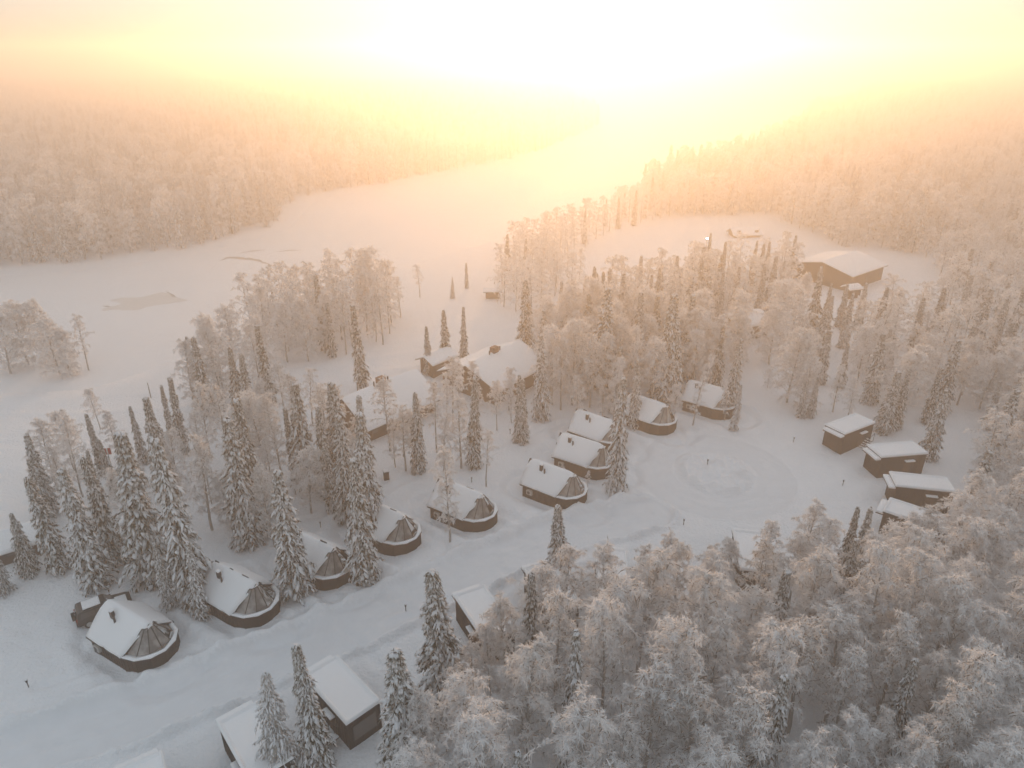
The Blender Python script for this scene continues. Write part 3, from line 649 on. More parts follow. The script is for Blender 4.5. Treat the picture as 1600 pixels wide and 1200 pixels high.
def birch(seed, H=12., Rm=2.4, nl=40, per=10, tw=16, wid=.058, brown=.04, base=.15, lean=.3, simple=False, tfrac=None):
    rs = np.random.RandomState(seed); A = Acc(); T = Acc()
    a0 = rs.rand()*6.28; bend = np.array([math.cos(a0), math.sin(a0), 0])*lean
    tp = lambda t: np.array([0, 0, H*t])+bend*H*.12*t*t+np.array([.08*math.sin(5*t+a0), .08*math.cos(4*t+a0), 0])*min(1, H*t)
    v, f = tube([tp(t) for t in np.linspace(-.04, .97, 8)], .012*H+.02, .02, 4 if simple else 6); T.quads(v, f, 0)
    stems = [(tp, 1.0)]
    PB = []; DB = []; LB = []
    for i in range(nl):
        t = base+(1-base-.02)*((i+rs.rand()*.8)/nl)**.9; s = tp(t); az = i*2.4+rs.rand()*1.0
        u_ = (t-base)/(1-base); prof = (.55+.45*min(1, u_/.3))*(1-u_**1.6*.86)*(1+.22*math.sin(i*1.7+seed))
        L = Rm*prof*rs.choice([.55, .8, 1.0, 1.3], p=[.2, .3, .35, .15])*rs.uniform(.85, 1.15)+.3
        rise = rs.uniform(.7, 1.3)*(1.0 if t < .8 else 1.3); d = np.array([math.cos(az), math.sin(az), 0])
        curve = lambda q, s=s, d=d, L=L, rise=rise: s+d*L*q+UP*L*(rise*1.15*q-.62*rise*q*q-.16*q**3)
        ks = np.linspace(0, 1, 5)
        v, f = tube([curve(q) for q in ks], .05 if not simple else .05, .012, 3); A.quads(v, f, 2)
        for k in range(per):
            q = 1-.78*rs.rand()**1.3; p = curve(q); tan = nrm(curve(min(1, q+.05))-curve(q-.05))
            dd = nrm(tan*.7+rs.randn(3)*.62+UP*.18); PB.append(p); DB.append(dd); LB.append(rs.uniform(.35, .85)*(1.1-.35*q)*Rm/2.4)
    for i in range(int(nl*.5)):   # crown top puff
        p = tp(rs.uniform(.82, .99)); PB.append(p); DB.append(nrm(rs.randn(3)*.6+UP*.7)); LB.append(rs.uniform(.3, .7))
    PB = np.array(PB); DB = nrm(np.array(DB)); LB = np.array(LB); n = len(PB)
    dr = rs.uniform(.1, .7, n)
    A.rib(*ribbons(rs, PB, DB, LB, np.full(n, wid*1.1), dr, (rs.rand(n) < .12).astype(int)))
    rep = np.repeat(np.arange(n), tw); q = rs.uniform(.15, 1, len(rep)); Lr = LB[rep]
    P = PB[rep]+DB[rep]*(Lr*q)[:, None]-UP*(dr[rep]*Lr*q*q)[:, None]
    D = nrm(DB[rep]*.6+rs.randn(len(rep), 3)*.8+UP*.05)
    L = rs.uniform(.16, .48, len(rep))*(.8+.5*(Lr > .5)); W = rs.uniform(.5, 1.3, len(rep))*wid
    A.rib(*ribbons(rs, P, D, L, W, rs.uniform(.05, .9, len(rep)), (rs.rand(len(rep)) < brown).astype(int)))
    return (T.mesh('birch_trunk', ['birchbark']), A.mesh('birch_crown', ['frost', 'twig', 'limb']))

def spruce(seed, H=13., Rm=1.5, snow=.8, step=.30, nb=6, fringe=6, simple=False, base=.07, mats=('needle', 'nfrost', 'bough')):
    rs = np.random.RandomState(seed); A = Acc(); T = Acc()
    v, f = tube([(0, 0, z) for z in np.linspace(-.5, H*.985, 6)], .013*H+.02, .02, 6); T.quads(v, f, 0)
    z = H*base; rows = []
    P0 = []; D = []; L = []
    while z < H*.985:
        t = z/H; env = 1.12*(1-t)**.92*(1-.25*math.exp(-((t-base)/.10)**2))
        ph = rs.rand()*6.28; lump = .85+.3*math.sin(z*2.1+seed)*rs.rand()
        for k in range(nb):
            az = ph+6.283*k/nb+rs.uniform(-.3, .3); l = Rm*env*rs.uniform(.5, 1.35)*lump+.10
            P0.append((0, 0, z+rs.uniform(-.12, .12))); D.append((math.cos(az), math.sin(az), rs.uniform(-.25, .12)+.35*t)); L.append(l)
        z += step*(1.0-.35*t)
    P0 = np.array(P0); D = nrm(np.array(D)); L = np.array(L); n = len(L); dr = rs.uniform(.55, 1.35, n)
    def pt(i, q): return P0[i]+D[i]*(L[i]*q)[:, None]-UP*(dr[i]*L[i]*q**1.7)[:, None]
    # leafy fronds along each bough
    m = 3 if simple else 8
    rep = np.repeat(np.arange(n), m); q = np.tile(np.linspace(.2, .95, m), n)+rs.uniform(-.08, .08, n*m)
    p = pt(rep, q); tan = nrm(pt(rep, q+.08)-pt(rep, q-.05)); sd = nrm(np.cross(tan, UP)); sg = np.where(rs.rand(len(rep)) < .5, -1, 1)[:, None]
    fd = nrm(tan*.9+sd*sg*rs.uniform(.05, .75, len(rep))[:, None]-UP*.25)
    fl = rs.uniform(.28, .5, len(rep))*(.3+.7*np.minimum(1, L[rep])); fw = rs.uniform(.085, .19, len(rep))*(1.6 if simple else 1)*(.45+.55*np.minimum(1, L[rep]))
    up = nrm(UP-fd*fd[:, 2:3]); s2 = np.cross(fd, up)*fw[:, None]
    v = np.stack([p-s2*.5, p+s2*.5, p+fd*fl[:, None]*.55+s2-up*.05, p+fd*fl[:, None]*.55-s2-up*.05, p+fd*fl[:, None]-up*.14], 1).reshape(-1, 3)
    b = np.arange(len(rep))[:, None]*5
    A.rib(v, b+np.array([[0, 1, 2, 3]]), b+np.array([[3, 2, 4]]), (rs.rand(len(rep)) < .25).astype(int))
    # hanging fringe
    fr = 2 if simple else fringe
    rp2 = np.repeat(np.arange(len(rep)), fr); nn = len(rp2)
    pp = p[rp2]+fd[rp2]*(fl[rp2]*rs.uniform(.1, 1, nn))[:, None]+s2[rp2]*rs.uniform(-1, 1, nn)[:, None]
    dd = nrm(fd[rp2]*.6+rs.randn(nn, 3)*.45-UP*.5)
    A.rib(*ribbons(rs, pp, dd, rs.uniform(.12, .34, nn), rs.uniform(.025, .06, nn)*(2 if simple else 1), rs.uniform(.2, .7, nn), np.where(rs.rand(nn) < .30+.35*snow, 1, 0)))
    # snow pillows
    keep = rs.rand(len(rep)) < snow*(.9 if not simple else .9); i = np.where(keep)[0]
    if len(i):
        c = p[i]+fd[i]*fl[i][:, None]*.45+up[i]*.05; a = fd[i]*(fl[i]*rs.uniform(.45, 1.15, len(i)))[:, None]; b_ = nrm(s2[i])*(fw[i]*rs.uniform(.38, .9, len(i)))[:, None]; cz = up[i]*rs.uniform(.035, .09, len(i))[:, None]
        jit = 1+rs.uniform(-.4, .35, (len(i), len(ICOV), 1))
        V_ = c[:, None]+(a[:, None]*ICOV[None, :, 0:1]+b_[:, None]*ICOV[None, :, 1:2]+cz[:, None]*ICOV[None, :, 2:3])*jit
        droopv = -UP*.10*np.abs(ICOV[None, :, 0:1])**2
        V_ = V_+droopv
        F_ = (np.arange(len(i))[:, None, None]*len(ICOV)+ICOF[None]).reshape(-1, 3)
        A.tris(V_.reshape(-1, 3), F_, 2)
    return (T.mesh('spruce_trunk', ['bark']), A.mesh('spruce_crown', list(mats)))

SPR = {'snowy': [spruce(11, 13, 1.25, .95), spruce(12, 13, 1.45, .9), spruce(13, 13, 1.3, .85, nb=7)],
       'green': [spruce(21, 13, 1.25, .62), spruce(22, 13, 1.4, .5), spruce(23, 13, 1.15, .65)],
       'thin': [spruce(31, 13, .85, .7), spruce(32, 13, .95, .55)],
       'white': [spruce(45, 13, 2.7, 1.0, step=.42, nb=8, base=.03, mats=('nfrost', 'nfrost', 'bough'))],
 'low': [spruce(41, 13, 2.6, .8, nb=8, base=.03), spruce(42, 13, 2.4, .5, nb=8, base=.03)]}
BIR = {'wide': [birch(57, 12, 3.0, 60, 12, 17, base=.10), birch(58, 12, 2.8, 58, 12, 17, base=.07), birch(59, 12, 3.2, 60, 12, 17, base=.12, lean=.8)],
       'full': [birch(51, 12, 2.1, 46, 10, 17), birch(52, 12, 2.4, 50, 10, 16), birch(53, 12, 1.9, 44, 10, 17, brown=.12), birch(54, 12, 2.5, 50, 10, 16, base=.3), birch(55, 12, 2.2, 46, 10, 17, lean=.9), birch(56, 12, 1.8, 42, 10, 17)],
       'open': [birch(61, 12, 1.6, 34, 8, 13, base=.35, brown=.12), birch(62, 12, 1.9, 36, 8, 13, base=.4, brown=.15)],
       'bent': [birch(65, 12, 1.6, 40, 9, 16, lean=2.4), birch(66, 12, 1.4, 36, 9, 16, lean=3.0)],
       'bush': [birch(67, 12, 4.2, 40, 10, 14, base=.06, wid=.1)]}
rnd = random.Random(77)
protos = {}; PLACED = []
def place(kind, x, y, h, wf, label, group, rz=None, tilt=.03):
    lib = SPR if kind in SPR else BIR; k = lib[kind]; ref = 13. if kind in SPR else 12.
    v = rnd.randrange(len(k)); key = (kind, v)
    nm = 'spruce_tree' if kind in SPR else ('shrub' if kind == 'bush' else 'birch_tree')
    if key not in protos:
        t = root(nm, 0, 0, 0, 0, label, 'tree', group); link('trunk', k[v][0], t); link('crown', k[v][1], t); protos[key] = t
    else:
        t = copy_tree(protos[key])
    s = h/ref; ws = s*wf
    t.location = (x, y, gz(x, y)-.05); t.scale = (ws, ws, s)
    t.rotation_euler = (rnd.uniform(-tilt, tilt), rnd.uniform(-tilt, tilt), rnd.uniform(0, 6.28) if rz is None else rz)
    tag(t, label, 'shrub' if kind == 'bush' else 'tree')
    if group: t['group'] = group
    elif 'group' in t: del t['group']
    PLACED.append((x, y)); return t

# surveyed single trees: kind, top x, top y, height, width factor, label
HAND = [
 ('low', 14, 800, 7, .95, 'snow laden bushy spruce by the hut at the left edge', None),
 ('low', -22, 850, 5.5, 1.0, 'dark low spruce cut by the left edge of the photo', None),
 ('green', 45, 740, 10.8, 1.25, 'dark leaning-looking spruce just right of the left edge hut', None),
 ('snowy', 38, 678, 9.8, 1.1, 'pale topped spruce rising behind the hut at the left edge', None),
 ('full', 92, 652, 10, .75, 'slim golden frosted birch behind the left spruce row', None),
 ('full', 78, 700, 8, .8, 'low frosted birch tucked between the left row spruces', None),
 ('snowy', 98, 730, 12.9, 1.2, 'white streaked spruce standing up behind the parked black car', None),
 ('green', 135, 710, 12.2, 1.15, 'dark pointed spruce second right of the white streaked one by the car', None),
 ('snowy', 176, 675, 15.8, 1.4, 'broad tall spruce, thickest of the row above the parked car', None),
 ('green', 212, 760, 10.5, 1.3, 'dark spruce filling the gap right of the broadest one in the row', None),
 ('snowy', 225, 620, 12.0, 1.15, 'snowy spruce poking up against the far white track at left', None),
 ('thin', 262, 588, 10.5, 1.1, 'very slim dark spruce rising highest against the white track', None),
 ('thin', 250, 600, 8, 1.0, 'faint small slim spruce touching the very slim dark one', None),
 ('snowy', 247, 682, 17.0, 1.05, 'tallest spruce with thick white snow clumps, above the second cabin', None),
 ('snowy', 240, 845, 7.2, 1.05, 'short snowy spruce between the first and second glass cabins', None),
 ('snowy', 287, 848, 8.2, .95, 'narrow snowy spruce close against the second cabin roof', None),
 ('snowy', 290, 525, 10, .8, 'faint slim spruce paired with a thicker dark one near the lake', None),
 ('green', 301, 524, 11.5, 1.15, 'dark spruce of the pair overlooking the lake shore at left', None),
 ('green', 355, 540, 10.5, 1.0, 'left spruce of two small dark ones below the shore birches', None),
 ('green', 375, 551, 9.5, 1.2, 'right spruce of two small dark ones below the shore birches', None),
 ('thin', 405, 505, 12.0, 1.15, 'lone thin feathery spruce between the small pair and the shore birches', None),
 ('green', 368, 622, 14.0, 1.25, 'green topped spruce standing behind a whiter twin', None),
 ('snowy', 352, 652, 14.5, 1.3, 'whiter twin spruce in front of the green topped one', None),
 ('snowy', 433, 728, 13.6, 1.2, 'heavily snowed lone spruce in front of the third glass cabin', None),
 ('snowy', 457, 597, 13.5, 1.25, 'tall snowy spruce left in the cluster behind the third cabin', None),
 ('thin', 446, 636, 9.5, 1.0, 'small slim companion at the left of the tall cluster spruce', None),
 ('green', 494, 632, 11.5, 1.0, 'brownish green spruce in the middle of the cluster behind the third cabin', None),
 ('green', 505, 680, 9.5, 1.0, 'short dark spruce low in the middle of that cluster', None),
 ('snowy', 520, 595, 13.0, 1.3, 'broad topped spruce right in the cluster before the long lodge', None),
 ('snowy', 527, 644, 13.0, 1.05, 'white slim spruce just below the broad topped one', None),
 ('snowy', 560, 617, 12.0, 1.0, 'spruce with its tip against the roof of the long lodge', None),
 ('snowy', 560, 645, 14.5, 1.2, 'rear spruce of the tall pair covering the fourth cabin', None),
 ('snowy', 549, 710, 13.6, 1.15, 'front spruce of the tall pair covering the fourth cabin', None),
 ('green', 646, 612, 10.5, 1.0, 'dark column spruce right of the long lodge', None),
 ('low', 645, 716, 2.2, .9, 'knee high young spruce at the foot of the dark column spruce', None),
 ('low', 658, 700, 3.2, .7, 'young spruce touching the dark column spruce on its right', None),
 ('green', 495, 425, 13.2, .95, 'dark column spruce rising out of the shore birches', None),
 ('thin', 510, 470, 9.5, 1.1, 'smaller spruce leaning close to the dark shore column', None),
 ('thin', 555, 474, 13.2, 1.1, 'slender spruce standing alone at the near end of the shore birches', None),
 ('green', 666, 508, 8.0, 1.0, 'first of three small spruces left of the wide roofed lodge', None),
 ('green', 694, 481, 9.5, 1.1, 'second and tallest of three small spruces by the wide roofed lodge', None),
 ('green', 722, 478, 8.8, 1.0, 'third of three small spruces by the wide roofed lodge', None),
 ('open', 653, 413, 6.8, 1.2, 'small hazy tree on the shore left of the open shelter', None),
 ('open', 622, 435, 7.5, 1.1, 'hazy tree with thin stem on the shore slope', None),
 ('low', 706, 432, 4.5, .7, 'small cone shaped hazy spruce on the shore slope', None),
 ('thin', 728, 410, 5.5, 1.3, 'short hazy spruce left of the open shelter', None),
 ('green', 822, 435, 12.0, 1.3, 'hazy spruce right behind the wide roofed lodge', None),
 ('green', 737, 586, 12.0, 1.0, 'dark spruce in front of the wide roofed lodge', None),
 ('green', 810, 583, 9.6, .9, 'left of twin narrow spruces below the wide roofed lodge', None),
 ('thin', 819, 592, 9.0, 1.1, 'right of twin narrow spruces below the wide roofed lodge', None),
 ('snowy', 848, 520, 12.5, .95, 'tall narrow snowy spruce at the right end of the wide roofed lodge', None),
 ('snowy', 947, 449, 15.5, 1.35, 'big drooping spruce at the left of the central wood', None),
 ('snowy', 1051, 456, 16.0, 1.35, 'largest drooping spruce in the central wood', None),
 ('snowy', 1086, 457, 13.5, 1.15, 'drooping spruce right beside the largest one', None),
 ('green', 1110, 436, 12.0, 1.1, 'dark spruce left of the small lodge among the trees', None),
 ('snowy', 1003, 455, 13.0, 1.1, 'spruce between the two biggest drooping ones', None),
 ('green', 897, 432, 9.0, .9, 'small pointed spruce on the left rim of the central wood', None),
 ('green', 928, 415, 10.0, 1.1, 'dark tipped spruce at the back rim of the central wood', None),
 ('green', 954, 417, 10.5, 1.0, 'second dark tipped spruce at the back rim of the wood', None),
 ('snowy', 975, 588, 14.2, .95, 'isolated tall snowy spruce in front of the eighth cabin', None),
 ('snowy', 1000, 560, 9.8, .95, 'slim snowy spruce at the back of the ninth cabin', None),
 ('open', 905, 588, 8.0, .9, 'small frosted spruce shaped tree with bare stem behind the eighth cabin', None),
 ('snowy', 1156, 527, 11.0, 1.0, 'tall spruce shading the end of the farthest glass cabin', None),
 ('snowy', 1157, 598, 6.8, .95, 'short snowy spruce right of the farthest glass cabin', None),
 ('green', 1111, 362, 9.0, .9, 'lone dark hazy spruce beside the lit lamp', None),
 ('thin', 1134, 376, 9.5, 1.1, 'faint hazy spruce right of the lit lamp', None),
 ('green', 1287, 415, 12.0, 1.1, 'dark spruce in front of the distant large lodge', None),
 ('green', 1300, 441, 9.5, .9, 'smaller spruce right next to the one before the large lodge', None),
 ('green', 1387, 446, 10.0, 1.1, 'spruce at the forest corner below the white far track', None),
 ('green', 1447, 463, 9.5, 1.1, 'dark spruce standing right of the forest corner spruce', None),
 ('snowy', 1262, 594, 5.6, 1.1, 'left of two snowy spruces above the top box cabin', None),
 ('snowy', 1278, 588, 6.1, 1.1, 'right of two snowy spruces above the top box cabin', None),
 ('snowy', 1403, 578, 8.9, 1.5, 'wide frosted spruce behind the top and middle box cabins', None),
 ('snowy', 1481, 605, 9.6, 1.2, 'tall snowy spruce just right of the middle box cabin', None),
 ('snowy', 1587, 606, 10.6, 1.3, 'tall snowy spruce at the right edge, level with the box cabins', None),
 ('snowy', 1545, 700, 9.9, 1.3, 'snowy spruce low at the right edge beside the lowest full view box cabin', None),
 ('snowy', 875, 786, 9.4, 1.35, 'lone snow clumped spruce between road and birches', None),
 ('snowy', 685, 886, 13.6, 1.35, 'big dark spruce with snow streaks beside the road', None),
 ('green', 832, 894, 11.0, .95, 'dark narrow spruce among birches right of the open snow roof', None),
 ('snowy', 467, 1006, 11.5, 1.05, 'tall narrow spruce left of the black walled box cabin', None),
 ('white', 405, 1046, 10.0, .95, 'spreading frost laden spruce with long bare white limbs', None),
 ('snowy', 622, 1006, 12.5, 1.45, 'wide dark spruce right of the black walled box cabin', None),
 ('green', 1340, 790, 9.0, .9, 'dark small spruce poking out of the birches below the box cabins', None),
 ('snowy', 1362, 790, 10.5, .85, 'bluish narrow spruce among the birches below the box cabins', None),
 ('full', 697, 698, 11.0, .80, 'slim frosted birch standing before the fifth cabin roof', None),
 ('full', 717, 620, 9.5, 1.1, 'round white birch behind the fifth cabin', None),
 ('open', 758, 670, 7.5, .9, 'sparse thin birch behind the fifth cabin, right of the round one', None),
 ('open', 627, 636, 8.5, 1.0, 'thin stemmed birch left of the dark column spruce by the lodge', None),
 ('open', 677, 598, 9.5, 1.0, 'thin stemmed birch right of the dark column spruce by the lodge', None),
 ('open', 703, 560, 10.5, 1.0, 'frosted birch before the brown shed of the lodges', None),
 ('wide', 866, 512, 11.5, 1.0, 'white birch in the bright clump right of the wide roofed lodge', None),
 ('wide', 899, 507, 12.0, 1.0, 'white rounded birch second in the bright clump by the lodge', None),
 ('full', 880, 530, 10.5, .9, 'lower birch in front of the bright clump by the lodge', None),
 ('full', 927, 521, 11.0, .85, 'birch at the right of the bright clump before the central wood', None),
 ('full', 965, 559, 9.5, .8, 'white column birch behind the isolated tall spruce', None),
 ('bent', 946, 582, 7.0, .8, 'small bent over birch behind the eighth cabin', None),
 ('full', 1004, 512, 11.0, .8, 'upright white birch in front of the central wood', None),
 ('bent', 983, 526, 10.0, .8, 'curved birch at the front of the central wood', None),
 ('bent', 1095, 561, 9.5, .8, 'bent frosted birch arching over the farthest cabin', None),
 ('full', 1060, 600, 6.0, .8, 'low frosted birch left of the farthest cabin', None),
 ('bent', 1142, 588, 6.5, .8, 'small drooping birch at the right end of the farthest cabin', None),
 ('full', 1119, 507, 9.5, 1.1, 'white birch behind the farthest glass cabin', None),
 ('full', 407, 726, 9.5, .8, 'grey white birch left of the heavily snowed lone spruce', None),
 ('full', 305, 602, 9.8, .85, 'frosted birch standing alone above the tallest spruce', None),
 ('full', 300, 683, 11.0, 1.0, 'frosted birch with dark stem right of the tallest spruce', None),
 ('full', 395, 612, 10.5, 1.0, 'frosted birch between the twin spruces and the cluster', None),
 ('full', 420, 616, 10.5, .9, 'pinkish birch left of the tall cluster spruce', None),
 ('open', 338, 600, 10.0, 1.1, 'thin birch rising left of the green topped spruce', None),
 ('open', 500, 600, 11.0, 1.0, 'thin birch between the spruces of the cluster', None),
 ('open', 600, 590, 10.0, 1.1, 'thin birch partly in front of the long lodge roof', None),
 ('wide', 15, 474, 11.5, 1.15, 'frosted birch at the left edge in the lakeside clump', None),
 ('wide', 45, 470, 11.5, 1.1, 'second frosted birch from the left edge in the lakeside clump', None),
 ('wide', 68, 495, 10.5, 1.2, 'frosted birch in the middle of the lakeside clump', None),
 ('wide', 90, 515, 8.5, 1.1, 'lower frosted birch at the right of the lakeside clump', None),
 ('wide', -15, 485, 11.5, 1.2, 'frosted birch of the lakeside clump cut by the left edge', None),
 ('open', 115, 490, 10.5, .95, 'birch with one long dark stem at the right end of the lakeside clump', None),
 ('full', 140, 608, 5.8, .9, 'small yellow lit birch alone on the white track', None),
 ('wide', 575, 392, 14.0, 1.0, 'tallest hazy tree at the right of the shore birches', None),
 ('open', 590, 430, 12.0, 1.0, 'hazy birch with double stem at the right of the shore birches', None),
 ('wide', 1234, 444, 11.5, 1.3, 'big pale birch right of the small lodge', None),
 ('wide', 1216, 480, 9.5, 1.2, 'pale rounded birch in front of the big pale one', None),
 ('wide', 1250, 515, 11.0, 1.1, 'pink frosted birch above the two snowy spruces', None),
 ('bent', 1319, 560, 8.0, .9, 'bent birch over the roof of the top box cabin', None),
 ('full', 1338, 590, 6.0, .9, 'low white birch right of the bent one behind the box cabins', None),
 ('wide', 1262, 428, 9, .8, 'hazy birch before the left end of the distant large lodge', None),
 ('wide', 1240, 440, 8, .8, 'hazy birch left of the one before the distant large lodge', None),
 ('full', 716, 566, 8.0, .9, 'frosted birch in front of the brown lodge left corner', None),
 ('full', 776, 597, 7.0, .8, 'white birch under the near eave of the brown lodge', None),
 ('full', 799, 592, 6.5, .8, 'small white birch at the right corner of the brown lodge', None),
 ('full', 640, 640, 7.5, .9, 'frosted birch before the right half of the long lodge', None),
 ('full', 612, 655, 6.5, .9, 'frosted birch at the near wall of the long lodge', None),
 ('full', 788, 938, 9.0, 1.0, 'frosted birch overlapping the right edge of the open snow roof by the big spruce', None),
 ('wide', 764, 978, 7.5, .75, 'frosted birch covering the near end of the open snow roof', None),
 ('full', 735, 1002, 7.0, 1.0, 'frosted birch between the big dark spruce and the open snow roof', None),
 ('bush', 1204, 577, 3.0, 1.0, 'brown bare shrub on the snow right of the farthest cabin', None),
 ('wide', 1143, 845, 6.0, 1.0, 'low frosted birch hiding the side of the cabin that shows only a roof edge', None),
 ('full', 1122, 852, 7.0, 1.2, 'frosted birch just left of the low one by the half hidden box cabin', None),
 ('full', 1462, 792, 8, 1.1, 'frosted birch rising in front of the lowest full view box cabin wall', None),
 ('full', 1402, 816, 7, 1.2, 'frosted birch at the left in front of the half buried box cabin', None),
 ('full', 1436, 808, 7.5, 1.2, 'frosted birch centred in front of the half buried box cabin', None),
 ('open', 842, 757, 1.0, 1.0, '', 'skip'),
]
for kind, tx, ty, h, wf, lab, grp in HAND:
    if grp == 'skip': continue
    x, y = top_at(tx, ty, h); place(kind, x, y, h, wf, lab, grp)
for px, py, hh, lab in ((880, 728, 2.2, 'tiny frosted sapling against the wall of the middle row cabin'), (920, 735, 2.6, 'tiny frosted sapling by the nose of the middle row cabin')):
    x, y = top_at(px, py, hh); place('open', x, y, hh, 1.0, lab, 'frosted saplings by the cabins')

# ---- scattered woods
def inside(px, py, poly): return float(poly_sd(np.array([px]), np.array([py]), poly)[0]) < 0
SOLID = [(x-1.2*math.cos(R(a)), y-1.2*math.sin(R(a)), 4.8) for x, y, a in CABINS]+[(x, y, 3.9) for x, y, a in BOXES]+[(x, y, max(L, W_)*.5+1.8) for x, y, a, L, W_ in LODGES]+[(HUT[0], HUT[1], 3.5)]
for (px, py, r_) in [(770, 466, 4), (1328, 465, 4), (690, 582, 4)]:
    q = at(px, py); SOLID.append((q[0], q[1], r_))
def free(x, y, dmin, extra=()):
    for a, b, r_ in SOLID:
        if (x-a)**2+(y-b)**2 < r_*r_: return False
    for a, b, r_ in extra:
        if (x-a)**2+(y-b)**2 < r_*r_: return False
    for a, b in PLACED:
        if (x-a)**2+(y-b)**2 < dmin*dmin: return False
    return True
def scatter(poly, spacing, n_try, extra=(), seed=0):
    rr = random.Random(seed); xsn = [p[0] for p in poly]; ysn = [p[1] for p in poly]; out = []
    cell = {}
    for _ in range(n_try):
        x = rr.uniform(min(xsn), max(xsn)); y = rr.uniform(min(ysn), max(ysn))
        k = (int(x//spacing), int(y//spacing)); ok = True
        for i in (-1, 0, 1):
            for j in (-1, 0, 1):
                for (a, b) in cell.get((k[0]+i, k[1]+j), ()):
                    if (x-a)**2+(y-b)**2 < spacing*spacing: ok = False
        if not ok or not inside(x, y, poly) or not free(x, y, spacing*.55, extra): continue
        cell.setdefault(k, []).append((x, y)); out.append((x, y))
    return out
WOODS = []   # kind weights, points
def tops(pl, z): return [at(a, b, z) for a, b in pl]
wood_low = tops([(640, 1075), (700, 1040), (735, 1010), (790, 935), (840, 900), (880, 870), (940, 850), (1000, 815), (1060, 825), (1100, 850), (1128, 866), (1200, 866), (1215, 790), (1290, 785), (1330, 835), (1400, 850), (1480, 835), (1520, 770), (1600, 730), (1760, 700), (1850, 1330), (560, 1330), (600, 1150)], 8.5)
front = [(BOXES[7][0]+1.2, BOXES[7][1]-4.5, 3.2), (BOXES[8][0]+3, BOXES[8][1]-3.5, 3.2)]
pts = scatter(wood_low, 2.6, 5200, front, 1)
for i, (x, y) in enumerate(pts):
    kind = rnd.choices(['full', 'open', 'snowy'], [.86, .06, .08])[0]
    edge = -float(poly_sd(np.array([x]), np.array([y]), wood_low)[0])
    h = rnd.uniform(7.2, 10.8)+min(2.2, edge*.25); WOODS.append((kind, x, y, h, rnd.uniform(.8, 1.3), 'low'))
wood_mid = [at(*p) for p in [(850, 620), (905, 640), (1010, 655), (1065, 620), (1150, 600), (1170, 560), (1120, 540), (1140, 500), (1225, 510), (1230, 480), (1180, 462), (1090, 470), (1000, 475), (900, 500), (850, 530), (838, 570)]]
for x, y in scatter(wood_mid, 2.9, 2600, (), 2):
    WOODS.append((rnd.choices(['wide', 'full', 'snowy', 'green'], [.35, .25, .25, .15])[0], x, y, rnd.uniform(8, 11.5), rnd.uniform(.9, 1.25), 'mid'))
wood_right = [at(*p) for p in [(1225, 640), (1290, 650), (1330, 620), (1420, 690), (1500, 650), (1545, 700), (1500, 800), (1560, 820), (1700, 840), (1950, 800), (2300, 300), (1700, 225), (1500, 330), (1440, 410), (1500, 455), (1430, 500), (1300, 510), (1220, 545), (1290, 590)]]
for x, y in scatter(wood_right, 2.7, 12000, (), 3):
    WOODS.append((rnd.choices(['wide', 'full', 'snowy', 'green'], [.42, .26, .22, .10])[0], x, y, rnd.uniform(7, 11), rnd.uniform(1.0, 1.4), 'right'))
for name, pl, sp, n, kinds in [
    ('left', [(60, 850), (300, 850), (320, 740), (200, 700), (60, 760)], 3.4, 90, (['full', 'green'], [.7, .3])),
    ('midleft', [(290, 740), (400, 690), (440, 640), (540, 690), (580, 760), (540, 800), (420, 835), (330, 850)], 3.6, 190, (['full', 'wide', 'open'], [.5, .2, .3])),
    ('shore', [(390, 560), (470, 575), (530, 560), (610, 535), (620, 490), (540, 480), (440, 495), (390, 520)], 3.3, 300, (['wide', 'full', 'open'], [.45, .3, .25])),
    ('shore', [(300, 640), (345, 655), (440, 620), (430, 590), (380, 585), (320, 600)], 3.4, 90, (['wide', 'full'], [.5, .5])),
    ('lodge', [(570, 700), (700, 740), (790, 690), (800, 620), (720, 640), (640, 680)], 4.2, 90, (['full', 'open'], [.4, .6])),
    ('strip', [(740, 470), (830, 500), (870, 460), (930, 440), (890, 425), (800, 440)], 3.2, 260, (['wide', 'full', 'green'], [.5, .35, .15])),
    ('strip', [(790, 430), (850, 425), (900, 395), (960, 362), (1040, 340), (1200, 335), (1180, 318), (1020, 318), (960, 340), (880, 375), (800, 400)], 3.2, 1500, (['wide', 'full', 'green'], [.5, .35, .15])),
    ('strip', [(1000, 475), (1100, 465), (1180, 452), (1240, 455), (1262, 428), (1180, 428), (1090, 445), (1010, 458)], 3.2, 500, (['wide', 'full', 'green'], [.45, .3, .25]))]:
    for x, y in scatter([at(*p) for p in pl], sp, n*4, (), len(name)+n):
        k = rnd.choices(*kinds)[0]; h = {'shore': rnd.uniform(9.5, 12.5), 'midleft': rnd.uniform(6.5, 9.5), 'lodge': rnd.uniform(5, 8), 'left': rnd.uniform(6, 9)}.get(name, rnd.uniform(7.5, 10.5))
        WOODS.append((k, x, y, h, rnd.uniform(.85, 1.15), name))
LABW = {'low': 'wood filling the lower right of the photo', 'mid': 'central wood between lodges and glass cabins', 'right': 'hillside forest at the right of the box cabins', 'left': 'left row above the parked car',
        'midleft': 'cluster behind the third and fourth glass cabins', 'shore': 'hazy shore clump by the frozen lake', 'lodge': 'loose trees around the two lodges with chimneys', 'strip': 'hazy belt of trees round the far open field'}
WOODS.sort(key=lambda q: math.hypot(q[1], q[2]))
cnt = {'b': 0, 's': 0}; far_pts = []
MAXB, MAXS = 238, 205
